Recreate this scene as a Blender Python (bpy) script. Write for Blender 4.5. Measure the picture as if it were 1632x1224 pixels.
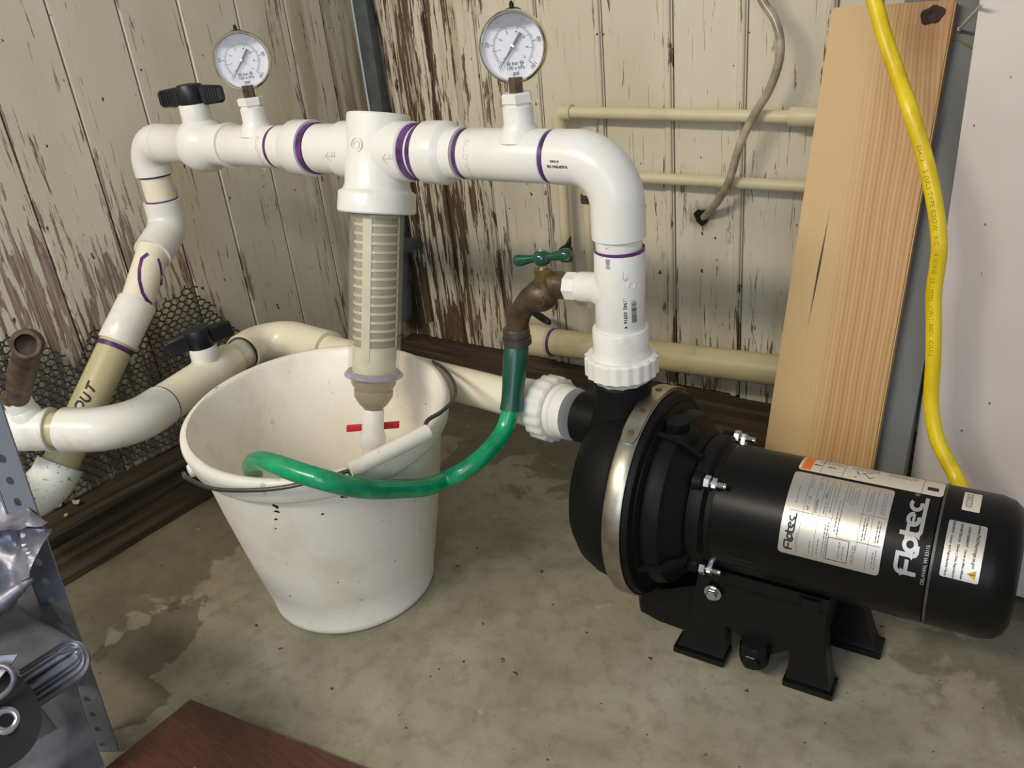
import bpy, bmesh, math, random
import numpy as np
from mathutils import Vector, Matrix, noise
PI = math.pi
R = math.radians
random.seed(7)
S = bpy.context.scene
COL = S.collection
for o in list(bpy.data.objects):
    bpy.data.objects.remove(o)

# ------------------------------------------------------------------ camera
FPX, CX, CY, H = 1320.0, 816.0, 612.0, 0.78
def nv(v): return v / np.linalg.norm(v)
_down = nv(np.array([294., 2738., FPX]))
_Y = np.array([1079., -752., FPX]); _Y = nv(_Y - _down * (_Y @ _down))
_X = np.cross(_down, _Y)
if _X[0] < 0: _X = -_X
_U = -_down
cam_d = bpy.data.cameras.new('camera')
cam = bpy.data.objects.new('camera', cam_d); COL.objects.link(cam)
right = Vector((_X[0], _Y[0], _U[0])); dn = Vector((_X[1], _Y[1], _U[1])); fw = Vector((_X[2], _Y[2], _U[2]))
m = Matrix((right, -dn, -fw)).transposed().to_4x4(); m.translation = (0, 0, H)
cam.matrix_world = m
cam_d.sensor_width = 36; cam_d.lens = FPX / 1632 * 36
cam_d.clip_start = 0.02
S.camera = cam
def ray(x, y):
    v = np.array([x - CX, y - CY, FPX]); return np.array([v @ _X, v @ _Y, v @ _U]) / FPX
def at(x, y, d): p = ray(x, y) * d; return Vector((p[0], p[1], p[2] + H))
def onz(x, y, z): return at(x, y, (z - H) / ray(x, y)[2])
def onY(x, y, Y): return at(x, y, Y / ray(x, y)[1])
def onX(x, y, X): return at(x, y, X / ray(x, y)[0])

# ------------------------------------------------------------------ world, lights, exposure
w = bpy.data.worlds.new('world'); S.world = w; w.use_nodes = True
w.node_tree.nodes['Background'].inputs[0].default_value = (0.82, 0.9, 1.0, 1)
w.node_tree.nodes['Background'].inputs[1].default_value = 0.36
def area(name, loc, target, sx, sy, power, col):
    l = bpy.data.lights.new(name, 'AREA'); l.shape = 'RECTANGLE'; l.size = sx; l.size_y = sy
    l.energy = power; l.color = col
    o = bpy.data.objects.new(name, l); COL.objects.link(o)
    o.location = loc
    o.rotation_euler = (Vector(target) - Vector(loc)).to_track_quat('-Z', 'Y').to_euler()
    return o
area('ceiling_light', (-0.95, -1.0, 1.75), (-0.95, 0.9, 0.3), 1.1, 0.16, 36, (1.0, 0.90, 0.75))
area('daylight_fill', (0.35, -1.35, 1.15), (-1.4, 0.7, 0.4), 1.0, 1.2, 17, (0.74, 0.85, 1.0))  # added fill in daylight tone, aimed to brighten the left wall; no doorway there
S.view_settings.view_transform = 'Standard'
S.view_settings.look = 'None'
S.view_settings.gamma = 1
S.view_settings.exposure = -0.06
S.view_settings.use_curve_mapping = False

# ------------------------------------------------------------------ materials
def srgb(r, g, b):
    f = lambda c: c / 12.92 if c <= 0.04045 else ((c + 0.055) / 1.055) ** 2.4
    return (f(r / 255), f(g / 255), f(b / 255), 1)
class NT:
    def __init__(s, name):
        s.m = bpy.data.materials.new(name); s.m.use_nodes = True
        s.t = s.m.node_tree; s.b = s.t.nodes['Principled BSDF']
    def n(s, ty, ins=None, **kw):
        nd = s.t.nodes.new(ty)
        for k, v in kw.items(): setattr(nd, k, v)
        for k, v in (ins or {}).items():
            if isinstance(v, bpy.types.NodeSocket): s.t.links.new(v, nd.inputs[k])
            else: nd.inputs[k].default_value = v
        return nd
    def noise(s, vec, scale, detail=3, rough=0.55, dist=0):
        return s.n('ShaderNodeTexNoise', {'Vector': vec, 'Scale': scale, 'Detail': detail, 'Roughness': rough, 'Distortion': dist}).outputs['Fac']
    def ramp(s, fac, stops, interp='LINEAR'):
        r = s.n('ShaderNodeValToRGB', {'Fac': fac}); r.color_ramp.interpolation = interp
        e = r.color_ramp.elements
        e[0].position, e[0].color = stops[0][0], stops[0][1]
        e[1].position, e[1].color = stops[1][0], stops[1][1]
        for p, c in stops[2:]:
            q = e.new(p); q.color = c
        return r.outputs['Color']
    def mix(s, fac, a, b, mode='MIX'):
        r = s.n('ShaderNodeMix', data_type='RGBA', blend_type=mode)
        for i, v in ((0, fac), (6, a), (7, b)):
            if isinstance(v, bpy.types.NodeSocket): s.t.links.new(v, r.inputs[i])
            else: r.inputs[i].default_value = v
        return r.outputs[2]
    def math(s, op, a, b=0.0, c=0.0, clamp=False):
        r = s.n('ShaderNodeMath', operation=op, use_clamp=clamp)
        for i, v in enumerate((a, b, c)):
            if isinstance(v, bpy.types.NodeSocket): s.t.links.new(v, r.inputs[i])
            else: r.inputs[i].default_value = v
        return r.outputs[0]
    def smooth(s, v, lo, hi, a=0.0, b=1.0):
        r = s.n('ShaderNodeMapRange', {'Value': v, 'From Min': lo, 'From Max': hi, 'To Min': a, 'To Max': b}, interpolation_type='SMOOTHSTEP')
        return r.outputs[0]
    def pos(s, scale=(1, 1, 1), rnd=False, obj=False):
        v = s.n('ShaderNodeTexCoord').outputs['Object'] if obj else s.n('ShaderNodeNewGeometry').outputs['Position']
        if rnd:
            oi = s.n('ShaderNodeObjectInfo').outputs['Random']
            k = s.math('MULTIPLY', oi, 17.0)
            cx = s.n('ShaderNodeCombineXYZ', {'X': k, 'Y': k, 'Z': k}).outputs[0]
            v = s.n('ShaderNodeVectorMath', {0: v, 1: cx}, operation='ADD').outputs[0]
        return s.n('ShaderNodeMapping', {'Vector': v, 'Scale': scale}).outputs[0]
    def bump(s, h, strength=0.3, dist=0.002):
        s.t.links.new(s.n('ShaderNodeBump', {'Height': h, 'Strength': strength, 'Distance': dist}).outputs[0], s.b.inputs['Normal'])
    def set(s, **kw):
        for k, v in kw.items():
            k = k.replace('_', ' ')
            if isinstance(v, bpy.types.NodeSocket): s.t.links.new(v, s.b.inputs[k])
            else: s.b.inputs[k].default_value = v
        return s.m

def plain(name, col, rough=0.5, metal=0.0, var=0.06, vs=30, bump=0.0, bs=400, **kw):
    t = NT(name); c = srgb(*col)
    n = t.noise(t.pos(), vs, 4)
    dark = tuple(x * (1 - var * 2.2) for x in c[:3]) + (1,); lite = tuple(min(1, x * (1 + var)) for x in c[:3]) + (1,)
    t.set(Base_Color=t.ramp(n, [(0.3, dark), (0.7, lite)]), Roughness=rough, Metallic=metal, **kw)
    if bump: t.bump(t.noise(t.pos(), bs, 3), bump, 0.001)
    return t.m

def pvc(name, col, dirt=0.25, rough=0.3, speck=0.0, dcol=(120, 108, 84)):
    t = NT(name)
    p = t.pos()
    big = t.smooth(t.noise(p, 14, 5, 0.6), 0.5, 0.75)
    fac = t.math('MULTIPLY', big, dirt)
    c = t.mix(fac, srgb(*col), srgb(*dcol))
    sp = t.smooth(t.noise(p, 150, 3, 0.6), 0.775 - speck * 0.2, 0.80 - speck * 0.2)
    c = t.mix(t.math('MULTIPLY', sp, 0.75), c, srgb(110, 104, 92))
    t.set(Base_Color=c, Roughness=rough, Specular_IOR_Level=0.45, Subsurface_Weight=0.0)
    t.bump(t.noise(p, 60, 2), 0.04, 0.001)
    return t.m

M = {}
M['pvc'] = pvc('white_pvc', (228, 226, 220), 0.10)
M['pvc_shaded'] = M['pvc']
M['pvc_dirty'] = pvc('stained_white_pvc', (232, 230, 222), 0.3, 0.28, 0.22)
M['pvc_spotted'] = pvc('spotted_pvc', (222, 226, 220), 0.35, 0.4, 0.75, (128, 138, 136))
M['pvc_cream'] = pvc('cream_pvc', (232, 225, 202), 0.15, 0.28, 0.1)
M['pvc_yellow'] = pvc('yellowed_pvc', (190, 181, 142), 0.3, 0.33, 0.1, (136, 128, 92))
M['cpvc'] = pvc('beige_cpvc', (214, 203, 168), 0.2, 0.4, 0.1)
M['drain'] = pvc('old_drain_pipe', (196, 184, 142), 0.5, 0.42, 0.25, (132, 118, 82))
M['purple'] = plain('purple_primer', (98, 50, 120), 0.35, var=0.35, vs=60)
M['ink'] = plain('black_ink', (30, 26, 30), 0.6)
M['ink_grey'] = plain('grey_ink', (120, 118, 122), 0.6)
M['ink_red'] = plain('red_ink', (190, 60, 70), 0.6)
M['black_plastic'] = plain('black_plastic', (14, 15, 20), 0.42, bump=0.04)
M['pump_black'] = plain('black_pump_casting', (13, 13, 13), 0.55, bump=0.1, bs=250, Specular_IOR_Level=0.18)
M['motor_black'] = plain('black_motor_paint', (12, 12, 11), 0.36, bump=0.03, bs=300, Specular_IOR_Level=0.2)
M['cast_gloss'] = plain('gloss_black_casting', (12, 13, 13), 0.33, bump=0.12, bs=90, Specular_IOR_Level=0.3)
M['steel'] = plain('stainless_steel', (190, 186, 176), 0.25, 1.0, var=0.1)
M['band'] = plain('worn_stainless_band', (182, 176, 160), 0.36, 1.0, var=0.18, vs=24)
M['zinc'] = plain('zinc_bolt', (200, 202, 204), 0.25, 1.0)
M['chrome'] = plain('polished_bezel', (222, 216, 200), 0.12, 1.0, var=0.03)
M['rust'] = plain('rusty_washer', (110, 86, 58), 0.6, 0.5, var=0.3)
M['brass'] = plain('brass', (176, 156, 104), 0.35, 0.9, var=0.2)
M['bronze'] = plain('cast_bronze', (98, 80, 62), 0.45, 0.55, var=0.2, vs=70, bump=0.3, bs=220)
M['old_bronze'] = plain('dull_brown_brass', (98, 80, 66), 0.6, 0.35, var=0.3, vs=60, bump=0.3)
M['grey_nut'] = plain('grey_metal_nut', (96, 92, 86), 0.45, 0.6, var=0.2)
M['green_knob'] = plain('dark_green_enamel', (8, 74, 58), 0.18, 0.0, Coat_Weight=0.5)
M['green_sleeve'] = plain('dark_green_vinyl', (14, 78, 58), 0.3)
M['red'] = plain('red_plastic', (196, 28, 42), 0.4)
M['dial'] = plain('gauge_dial_white', (222, 224, 232), 0.5, var=0.01)
M['wire'] = plain('grey_steel_wire', (92, 94, 92), 0.4, 0.8)
M['grip'] = pvc('grip_plastic', (228, 222, 206), 0.4, 0.3, 0.2)
M['grey_paint'] = plain('grey_painted_timber', (98, 100, 98), 0.55, var=0.05, vs=8)
M['conduit'] = plain('slate_grey_conduit', (80, 86, 86), 0.7, var=0.15)
M['bluegrey'] = plain('blue_grey_shelf_paint', (112, 118, 130), 0.4, var=0.04, vs=12)
M['dark_inside'] = plain('dark_void', (8, 8, 10), 0.9)
M['mesh'] = plain('dark_green_netting', (52, 58, 46), 0.55, var=0.3, vs=40)
M['chip'] = plain('paint_chip', (196, 182, 148), 0.7, var=0.2, vs=120)
M['orange'] = plain('orange_print', (232, 110, 40), 0.4)
M['yellow_print'] = plain('yellow_print', (200, 160, 30), 0.4)
M['label_white'] = plain('white_label', (206, 198, 182), 0.4, var=0.02)
M['silver_print'] = plain('silver_print', (176, 174, 170), 0.35, 0.5, var=0.02)
M['silver_label'] = plain('brushed_silver_label', (196, 190, 180), 0.36, 0.75, var=0.02)
M['black_cord'] = plain('black_rubber', (16, 16, 16), 0.5)
M['tan_twig'] = plain('dry_straw', (128, 106, 76), 0.7)

def glass(name, col, rough, alpha):
    t = NT(name)
    t.set(Base_Color=srgb(*col), Roughness=rough, Alpha=alpha, IOR=1.45, Specular_IOR_Level=0.7)
    return t.m
M['clear'] = glass('clear_housing_plastic', (206, 204, 186), 0.05, 0.14)
M['clear_rim'] = glass('violet_tinted_clear_plastic', (166, 158, 174), 0.1, 0.55)
M['murky'] = glass('murky_clear_cup', (150, 142, 116), 0.12, 0.8)
M['lens'] = glass('gauge_lens', (235, 238, 245), 0.04, 0.10)
M['liquid_line'] = glass('gauge_liquid_surface', (120, 118, 130), 0.1, 0.45)
M['vinyl_tube'] = plain('smoky_vinyl_tube', (178, 168, 142), 0.25, var=0.25, vs=30)
M['screen_frame'] = plain('filter_screen_frame', (214, 208, 180), 0.5, var=0.05)
def screen_mesh():
    t = NT('filter_mesh_cloth')
    z = t.n('ShaderNodeSeparateXYZ', {0: t.pos()}).outputs[2]
    f = t.smooth(z, 0.30, 0.50)
    c = t.mix(f, srgb(128, 118, 84), srgb(160, 153, 126))
    n = t.noise(t.pos(), 70, 4)
    c = t.mix(t.smooth(n, 0.62, 0.74), c, srgb(110, 98, 66))
    t.set(Base_Color=c, Roughness=0.7); return t.m
M['screen_cloth'] = screen_mesh()

def green_hose():
    t = NT('green_garden_hose')
    n = t.noise(t.pos(), 45, 3)
    t.set(Base_Color=t.ramp(n, [(0.3, srgb(6, 128, 84)), (0.7, srgb(16, 164, 108))]), Roughness=0.27, Coat_Weight=0.3)
    wv = t.n('ShaderNodeTexWave', {'Vector': t.pos(obj=True), 'Scale': 110.0, 'Distortion': 1.0}).outputs['Fac']
    t.bump(wv, 0.12, 0.0006); return t.m
M['green_hose'] = green_hose()
def yellow_cord():
    t = NT('yellow_cord_jacket')
    n = t.noise(t.pos((60, 60, 12)), 1, 3)
    c = t.ramp(n, [(0.3, srgb(206, 176, 10)), (0.7, srgb(240, 212, 30))])
    t.set(Base_Color=c, Roughness=0.33); return t.m
M['yellow'] = yellow_cord()

def bucket_mat():
    t = NT('scuffed_white_bucket'); p = t.pos()
    c = t.mix(t.smooth(t.noise(p, 9, 5, 0.65), 0.48, 0.78, 0, 0.36), srgb(238, 233, 220), srgb(184, 168, 132))
    sp = t.smooth(t.noise(p, 85, 3, 0.6), 0.71, 0.73)
    c = t.mix(t.math('MULTIPLY', sp, 0.7), c, srgb(92, 80, 62))
    st = t.smooth(t.noise(t.pos((50, 50, 12)), 1, 4, 0.6), 0.66, 0.72)
    c = t.mix(t.math('MULTIPLY', st, 0.4), c, srgb(130, 112, 84))
    t.set(Base_Color=c, Roughness=0.36, Specular_IOR_Level=0.4)
    t.bump(t.noise(p, 22, 3), 0.1, 0.003); return t.m
M['bucket'] = bucket_mat()

HOLE = onY(1119, 345, 1.41)
def peel(name, axis):
    t = NT(name)
    g = t.n('ShaderNodeSeparateXYZ', {0: t.n('ShaderNodeNewGeometry').outputs['Position']})
    u = g.outputs[axis]; z = g.outputs[2]
    us = {0: lambda a, b: (a, 1, b), 1: lambda a, b: (1, a, b)}[axis]
    fine = t.noise(t.pos(us(100, 7.5), rnd=True), 1.0, 7, 0.7, 0.5)
    mid = t.noise(t.pos(us(28, 4.5), rnd=True), 1.0, 3, 0.55, 0.2)
    dens = t.noise(t.pos(us(7, 3), rnd=True), 1.0, 2)
    if axis == 1:   # left wall: bare towards the floor and towards the corner
        low = t.math('MULTIPLY', t.smooth(z, 0.74, 0.34), t.smooth(u, 1.0, 0.82))
        cor = t.smooth(u, 1.08, 1.36)
        loc = t.math('ADD', t.math('MULTIPLY', low, 0.118), t.math('MULTIPLY', cor, 0.05))
        cor_st = t.math('MULTIPLY', cor, 0.75)
    else:
        cor = t.smooth(u, -0.98, -1.28)
        low = t.smooth(z, 0.45, 0.0)
        loc = t.math('ADD', t.math('MULTIPLY', low, 0.045), t.math('MULTIPLY', cor, 0.13))
        cor_st = t.math('MULTIPLY', t.math('MAXIMUM', cor, t.math('MULTIPLY', low, 0.45)), 0.6)
    oc = t.n('ShaderNodeSeparateXYZ', {0: t.n('ShaderNodeTexCoord').outputs['Object']}).outputs[axis]
    nearseam = t.smooth(t.math('ABSOLUTE', oc), 0.030, 0.062)
    loc = t.math('ADD', loc, t.math('MULTIPLY', nearseam, 0.045))
    v = t.math('ADD', t.math('MULTIPLY', t.math('ADD', t.math('MULTIPLY', t.math('SUBTRACT', fine, 0.5), 1.18), 0.5), 0.72), t.math('MULTIPLY', mid, 0.28))
    v = t.math('ADD', v, t.math('ADD', loc, t.math('MULTIPLY', t.math('SUBTRACT', dens, 0.5), 0.22)))
    mask = t.smooth(v, 0.628, 0.640)
    paint = t.ramp(t.noise(t.pos(us(5, 2.4)), 1.0, 3), [(0.3, srgb(204, 195, 172)), (0.7, srgb(220, 212, 192))])
    stain = t.smooth(t.noise(t.pos(us(38, 2.6), rnd=True), 1.0, 4), 0.42, 0.62)
    paint = t.mix(t.math('MULTIPLY', stain, cor_st), paint, srgb(142, 122, 88))
    crack = t.smooth(t.noise(t.pos(us(210, 9), rnd=True), 1.0, 3, 0.6), 0.655, 0.685)
    paint = t.mix(t.math('MULTIPLY', crack, 0.6), paint, srgb(140, 122, 92))
    speck = t.smooth(t.noise(t.pos(us(70, 42)), 1.0, 2), 0.735, 0.75)
    paint = t.mix(speck, paint, srgb(90, 74, 52))
    grain = t.noise(t.pos(us(260, 7), rnd=True), 1.0, 4, 0.6)
    if axis == 1:
        woodc = t.ramp(grain, [(0.32, srgb(110, 86, 70)), (0.5, srgb(150, 130, 118)), (0.68, srgb(176, 162, 152))])
        woodc = t.mix(t.math('MULTIPLY', cor, 0.75), woodc, srgb(74, 56, 36))
    else:
        woodc = t.ramp(grain, [(0.32, srgb(78, 60, 40)), (0.52, srgb(122, 104, 78)), (0.7, srgb(146, 130, 102))])
        woodc = t.mix(t.math('MULTIPLY', cor, 0.7), woodc, srgb(70, 52, 38))
    if axis == 0:
        hx = t.math('SUBTRACT', u, HOLE.x); hz = t.math('SUBTRACT', z, HOLE.z + .0)
        hd = t.math('SQRT', t.math('ADD', t.math('POWER', hx, 2.0), t.math('POWER', hz, 2.0)))
        hs_ = t.smooth(t.math('ADD', hd, t.math('MULTIPLY', t.noise(t.pos(us(90, 40)), 1.0, 4), 0.05)), 0.062, 0.030)
        paint = t.mix(t.math('MULTIPLY', hs_, 0.7), paint, srgb(86, 64, 40))
    edge = t.math('MULTIPLY', t.smooth(v, 0.618, 0.634), t.math('SUBTRACT', 1.0, t.smooth(v, 0.640, 0.652)))
    c = t.mix(mask, paint, woodc)
    c = t.mix(t.math('MULTIPLY', edge, 0.45), c, srgb(96, 80, 54))
    t.set(Base_Color=c, Roughness=t.smooth(mask, 0, 1, 0.45, 0.85), Specular_IOR_Level=0.35)
    h = t.math('ADD', t.math('MULTIPLY', t.math('SUBTRACT', 1.0, mask), 1.0), t.math('MULTIPLY', grain, 0.35))
    t.bump(h, 0.5, 0.0012)
    return t.m
M['peel_back'] = peel('peeling_cream_paint', 0)
M['peel_left'] = peel('weathered_peeling_cream_paint', 1)

def old_wood(name, a, b, c3, us, rough=0.75):
    t = NT(name)
    g = t.noise(t.pos(us, rnd=True), 1.0, 5, 0.6, 0.4)
    c = t.ramp(g, [(0.3, srgb(*a)), (0.5, srgb(*b)), (0.72, srgb(*c3))])
    d = t.smooth(t.noise(t.pos(), 7, 4), 0.45, 0.65)
    c = t.mix(t.math('MULTIPLY', d, 0.5), c, srgb(44, 38, 28))
    t.set(Base_Color=c, Roughness=rough); t.bump(g, 0.5, 0.003); return t.m
M['sill_left'] = old_wood('dark_damp_wood', (34, 30, 23), (60, 52, 39), (88, 77, 57), (60, 3, 60), 0.5)
M['sill_back'] = old_wood('brown_rotten_wood', (40, 32, 22), (66, 52, 37), (98, 80, 58), (5, 60, 60))

def pine():
    t = NT('fresh_pine')
    p = t.pos()
    g = t.n('ShaderNodeSeparateXYZ', {0: p}); x, z = g.outputs[0], g.outputs[2]
    # growth rings: fine stripes on the right two thirds, broad plain heartwood at left
    wob = t.noise(t.pos((5, 5, 1.6)), 1.0, 2)
    kx = t.math('SUBTRACT', x, -0.222); kz = t.math('SUBTRACT', z, 0.695)
    kd = t.math('SQRT', t.math('ADD', t.math('POWER', kx, 2.0), t.math('MULTIPLY', t.math('POWER', kz, 2.0), 0.35)))
    bend = t.math('MULTIPLY', t.smooth(kd, 0.09, 0.0), 0.010)
    xx = t.math('ADD', t.math('ADD', x, t.math('MULTIPLY', wob, 0.020)), bend)
    s1 = t.math('SINE', t.math('MULTIPLY', xx, 1250.0)); s2 = t.math('SINE', t.math('MULTIPLY', xx, 430.0))
    ring = t.math('ADD', t.math('MULTIPLY', s1, 0.32), t.math('MULTIPLY', s2, 0.18))
    amt = t.smooth(x, -0.305, -0.265, 0.12, 1.0)
    f = t.math('ADD', t.math('MULTIPLY', ring, amt), 0.5)
    c = t.mix(f, srgb(202, 164, 108), srgb(172, 124, 72))
    c = t.mix(t.smooth(x, -0.30, -0.255, 0.55, 0.0), c, srgb(212, 186, 136))
    fib = t.noise(t.pos((420, 420, 10)), 1.0, 3)
    c = t.mix(t.math('MULTIPLY', fib, 0.25), c, srgb(170, 126, 76))
    kn = t.noise(t.pos((60, 60, 60)), 1.0, 3)
    halo = t.smooth(t.math('ADD', kd, t.math('MULTIPLY', kn, 0.02)), 0.050, 0.018)
    c = t.mix(t.math('MULTIPLY', halo, 0.5), c, srgb(140, 84, 44))
    ex = t.math('SUBTRACT', x, -0.3072); ez = t.math('SUBTRACT', z, 0.408)
    cr = t.math('ADD', t.math('ABSOLUTE', t.math('ADD', ex, t.math('MULTIPLY', ez, -0.03))), t.math('MULTIPLY', t.math('ABSOLUTE', ez), 0.022))
    c = t.mix(t.smooth(cr, 0.0021, 0.0011), c, srgb(60, 34, 20))
    t.set(Base_Color=c, Roughness=0.55)
    t.bump(t.math('ADD', fib, f), 0.12, 0.0008); return t.m
M['pine'] = pine()
M['knot'] = plain('dark_resin_knot', (40, 20, 14), 0.5, var=0.6, vs=160, bump=0.1, bs=200, Specular_IOR_Level=0.2)

def panel_mat():
    t = NT('off_white_scuffed_board')
    c = t.ramp(t.noise(t.pos(), 4, 4), [(0.3, srgb(196, 186, 180)), (0.7, srgb(208, 200, 194))])
    sp = t.smooth(t.noise(t.pos((1, 1, 0.6)), 95, 2), 0.745, 0.76)
    c = t.mix(sp, c, srgb(110, 96, 92))
    st = t.smooth(t.noise(t.pos((30, 1, 9)), 1.0, 5, 0.7), 0.70, 0.74)
    c = t.mix(t.math('MULTIPLY', st, 0.5), c, srgb(150, 136, 130))
    t.set(Base_Color=c, Roughness=0.6); t.bump(t.noise(t.pos(), 60, 3), 0.06, 0.001); return t.m
M['panel'] = panel_mat()

def concrete():
    t = NT('stained_concrete')
    p = t.pos()
    g = t.n('ShaderNodeSeparateXYZ', {0: p}); x, y = g.outputs[0], g.outputs[1]
    a = t.noise(p, 5, 6, 0.62, 0.5); b = t.noise(p, 38, 5, 0.65)
    c = t.ramp(a, [(0.3, srgb(124, 116, 96)), (0.5, srgb(150, 143, 122)), (0.7, srgb(168, 162, 142))])
    c = t.mix(t.smooth(b, 0.45, 0.7, 0, 0.35), c, srgb(100, 88, 64))
    # damp stains towards left sill and back wall; shade painted in under motor end
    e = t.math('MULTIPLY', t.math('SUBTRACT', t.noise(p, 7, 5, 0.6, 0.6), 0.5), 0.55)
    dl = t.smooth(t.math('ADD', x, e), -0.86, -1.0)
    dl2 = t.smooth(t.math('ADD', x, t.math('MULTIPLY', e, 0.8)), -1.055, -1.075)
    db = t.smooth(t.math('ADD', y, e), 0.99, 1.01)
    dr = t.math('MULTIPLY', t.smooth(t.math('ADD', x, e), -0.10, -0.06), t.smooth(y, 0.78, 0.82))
    def blob(px_, py_, rx, ry, amp=.05):
        c_ = onz(px_, py_, 0); X = t.math('DIVIDE', t.math('SUBTRACT', x, c_.x), rx); Y = t.math('DIVIDE', t.math('SUBTRACT', y, c_.y), ry)
        d_ = t.math('SQRT', t.math('ADD', t.math('POWER', X, 2.0), t.math('POWER', Y, 2.0)))
        return t.smooth(t.math('ADD', d_, t.math('MULTIPLY', e, amp * 90)), 1.03, 0.97)
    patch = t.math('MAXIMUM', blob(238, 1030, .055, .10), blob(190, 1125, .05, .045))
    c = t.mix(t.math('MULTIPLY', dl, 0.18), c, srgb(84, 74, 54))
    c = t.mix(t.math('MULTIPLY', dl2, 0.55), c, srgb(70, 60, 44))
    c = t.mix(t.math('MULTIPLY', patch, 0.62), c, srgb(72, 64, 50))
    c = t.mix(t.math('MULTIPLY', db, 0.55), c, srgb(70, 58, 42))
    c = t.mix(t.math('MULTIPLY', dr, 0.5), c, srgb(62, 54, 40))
    sp = t.smooth(t.noise(p, 75, 3), 0.70, 0.72)
    c = t.mix(sp, c, srgb(70, 54, 38))
    fd = t.smooth(t.noise(p, 170, 4, 0.7), 0.64, 0.68)
    c = t.mix(t.math('MULTIPLY', fd, 0.4), c, srgb(84, 74, 54))
    li = t.smooth(t.noise(p, 26, 4), 0.68, 0.72)
    c = t.mix(t.math('MULTIPLY', li, 0.4), c, srgb(180, 170, 146))
    t.set(Base_Color=c, Roughness=t.smooth(dl2, 0, 1, 0.62, 0.35))
    t.bump(t.math('ADD', a, t.math('MULTIPLY', b, 0.4)), 0.25, 0.004); return t.m
M['concrete'] = concrete()
def redwood():
    t = NT('reddish_brown_veneer')
    g = t.noise(t.pos((30, 260, 10)), 1.0, 5, 0.7)
    c = t.ramp(g, [(0.3, srgb(62, 32, 24)), (0.7, srgb(96, 54, 40))])
    g2 = t.noise(t.pos(), 9, 4); c = t.mix(t.smooth(g2, .5, .7, 0, .5), c, srgb(54, 34, 26))
    sp = t.smooth(t.noise(t.pos(), 120, 2), 0.74, 0.75)
    c = t.mix(sp, c, srgb(176, 140, 116))
    t.set(Base_Color=c, Roughness=0.42); t.bump(g, 0.15, 0.001); return t.m
M['redwood'] = redwood()
def tarp(name, a, b, metal, rough):
    t = NT(name)
    n = t.noise(t.pos(), 18, 4)
    wv = t.noise(t.pos(), 160, 2)
    t.set(Base_Color=t.ramp(n, [(0.3, srgb(*a)), (0.7, srgb(*b))]), Roughness=rough, Metallic=metal, Specular_IOR_Level=0.12 if name == 'black_tarp_patch' else 0.5)
    t.bump(t.math('ADD', n, t.math('MULTIPLY', wv, 0.3)), 0.4, 0.003); return t.m
M['tarp_silver'] = tarp('silver_tarp', (100, 101, 112), (140, 140, 152), 0.55, 0.42)
M['tarp_grey'] = tarp('grey_tarp', (78, 80, 84), (104, 106, 112), 0.2, 0.45)
M['tarp_edge'] = tarp('tarp_layer_edges', (60, 64, 76), (150, 154, 168), 0.5, 0.35)
M['tarp_black'] = tarp('black_tarp_patch', (22, 22, 23), (34, 34, 35), 0.0, 0.6)

# ------------------------------------------------------------------ object helpers
def tag(o, label=None, cat=None, group=None, kind=None):
    if label: o['label'] = label
    if cat: o['category'] = cat
    if group: o['group'] = group
    if kind: o['kind'] = kind
    return o
def thing(name, loc, label, cat, group=None):
    o = bpy.data.objects.new(name, None); COL.objects.link(o); o.location = Vector(loc)
    o.empty_display_size = 0.05
    return tag(o, label, cat, group)
def world_loc(o):
    v = Vector(o.location)
    p = o.parent
    while p: v += Vector(p.location); p = p.parent
    return v
def obj(name, geo, mat, parent=None, smooth=35, origin=None):
    """geo = (verts, faces) in world coordinates, or a bmesh"""
    me = bpy.data.meshes.new(name)
    if isinstance(geo, bmesh.types.BMesh):
        geo.to_mesh(me); geo.free()
    else:
        me.from_pydata([tuple(v) for v in geo[0]], [], geo[1])
    bm = bmesh.new(); bm.from_mesh(me); bmesh.ops.recalc_face_normals(bm, faces=bm.faces); bm.to_mesh(me); bm.free()
    n = len(me.vertices)
    co = np.empty(n * 3); me.vertices.foreach_get('co', co); co = co.reshape(-1, 3)
    if origin is None: origin = Vector(((co[:, 0].min() + co[:, 0].max()) / 2, (co[:, 1].min() + co[:, 1].max()) / 2, co[:, 2].min()))
    co = co - np.array(origin); me.vertices.foreach_set('co', co.ravel())
    if smooth:
        me.shade_smooth() if hasattr(me, 'shade_smooth') else None
        me.set_sharp_from_angle(angle=R(smooth))
    me.update()
    for mm in (mat if isinstance(mat, (list, tuple)) else [mat]): me.materials.append(mm)
    o = bpy.data.objects.new(name, me); COL.objects.link(o)
    if parent is not None:
        o.parent = parent; o.location = Vector(origin) - world_loc(parent)
    else: o.location = Vector(origin)
    return o
class G:
    """collects (verts, faces)"""
    def __init__(s): s.v = []; s.f = []
    def add(s, g):
        k = len(s.v); s.v += [Vector(p) for p in g[0]]; s.f += [tuple(i + k for i in f) for f in g[1]]; return s
    def out(s): return (s.v, s.f)
def basis(d):
    d = Vector(d).normalized()
    a = Vector((0, 0, 1)) if abs(d.z) < 0.9 else Vector((0, -1, 0))
    u = d.cross(a).normalized(); v = u.cross(d).normalized()
    return d, u, v
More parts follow.
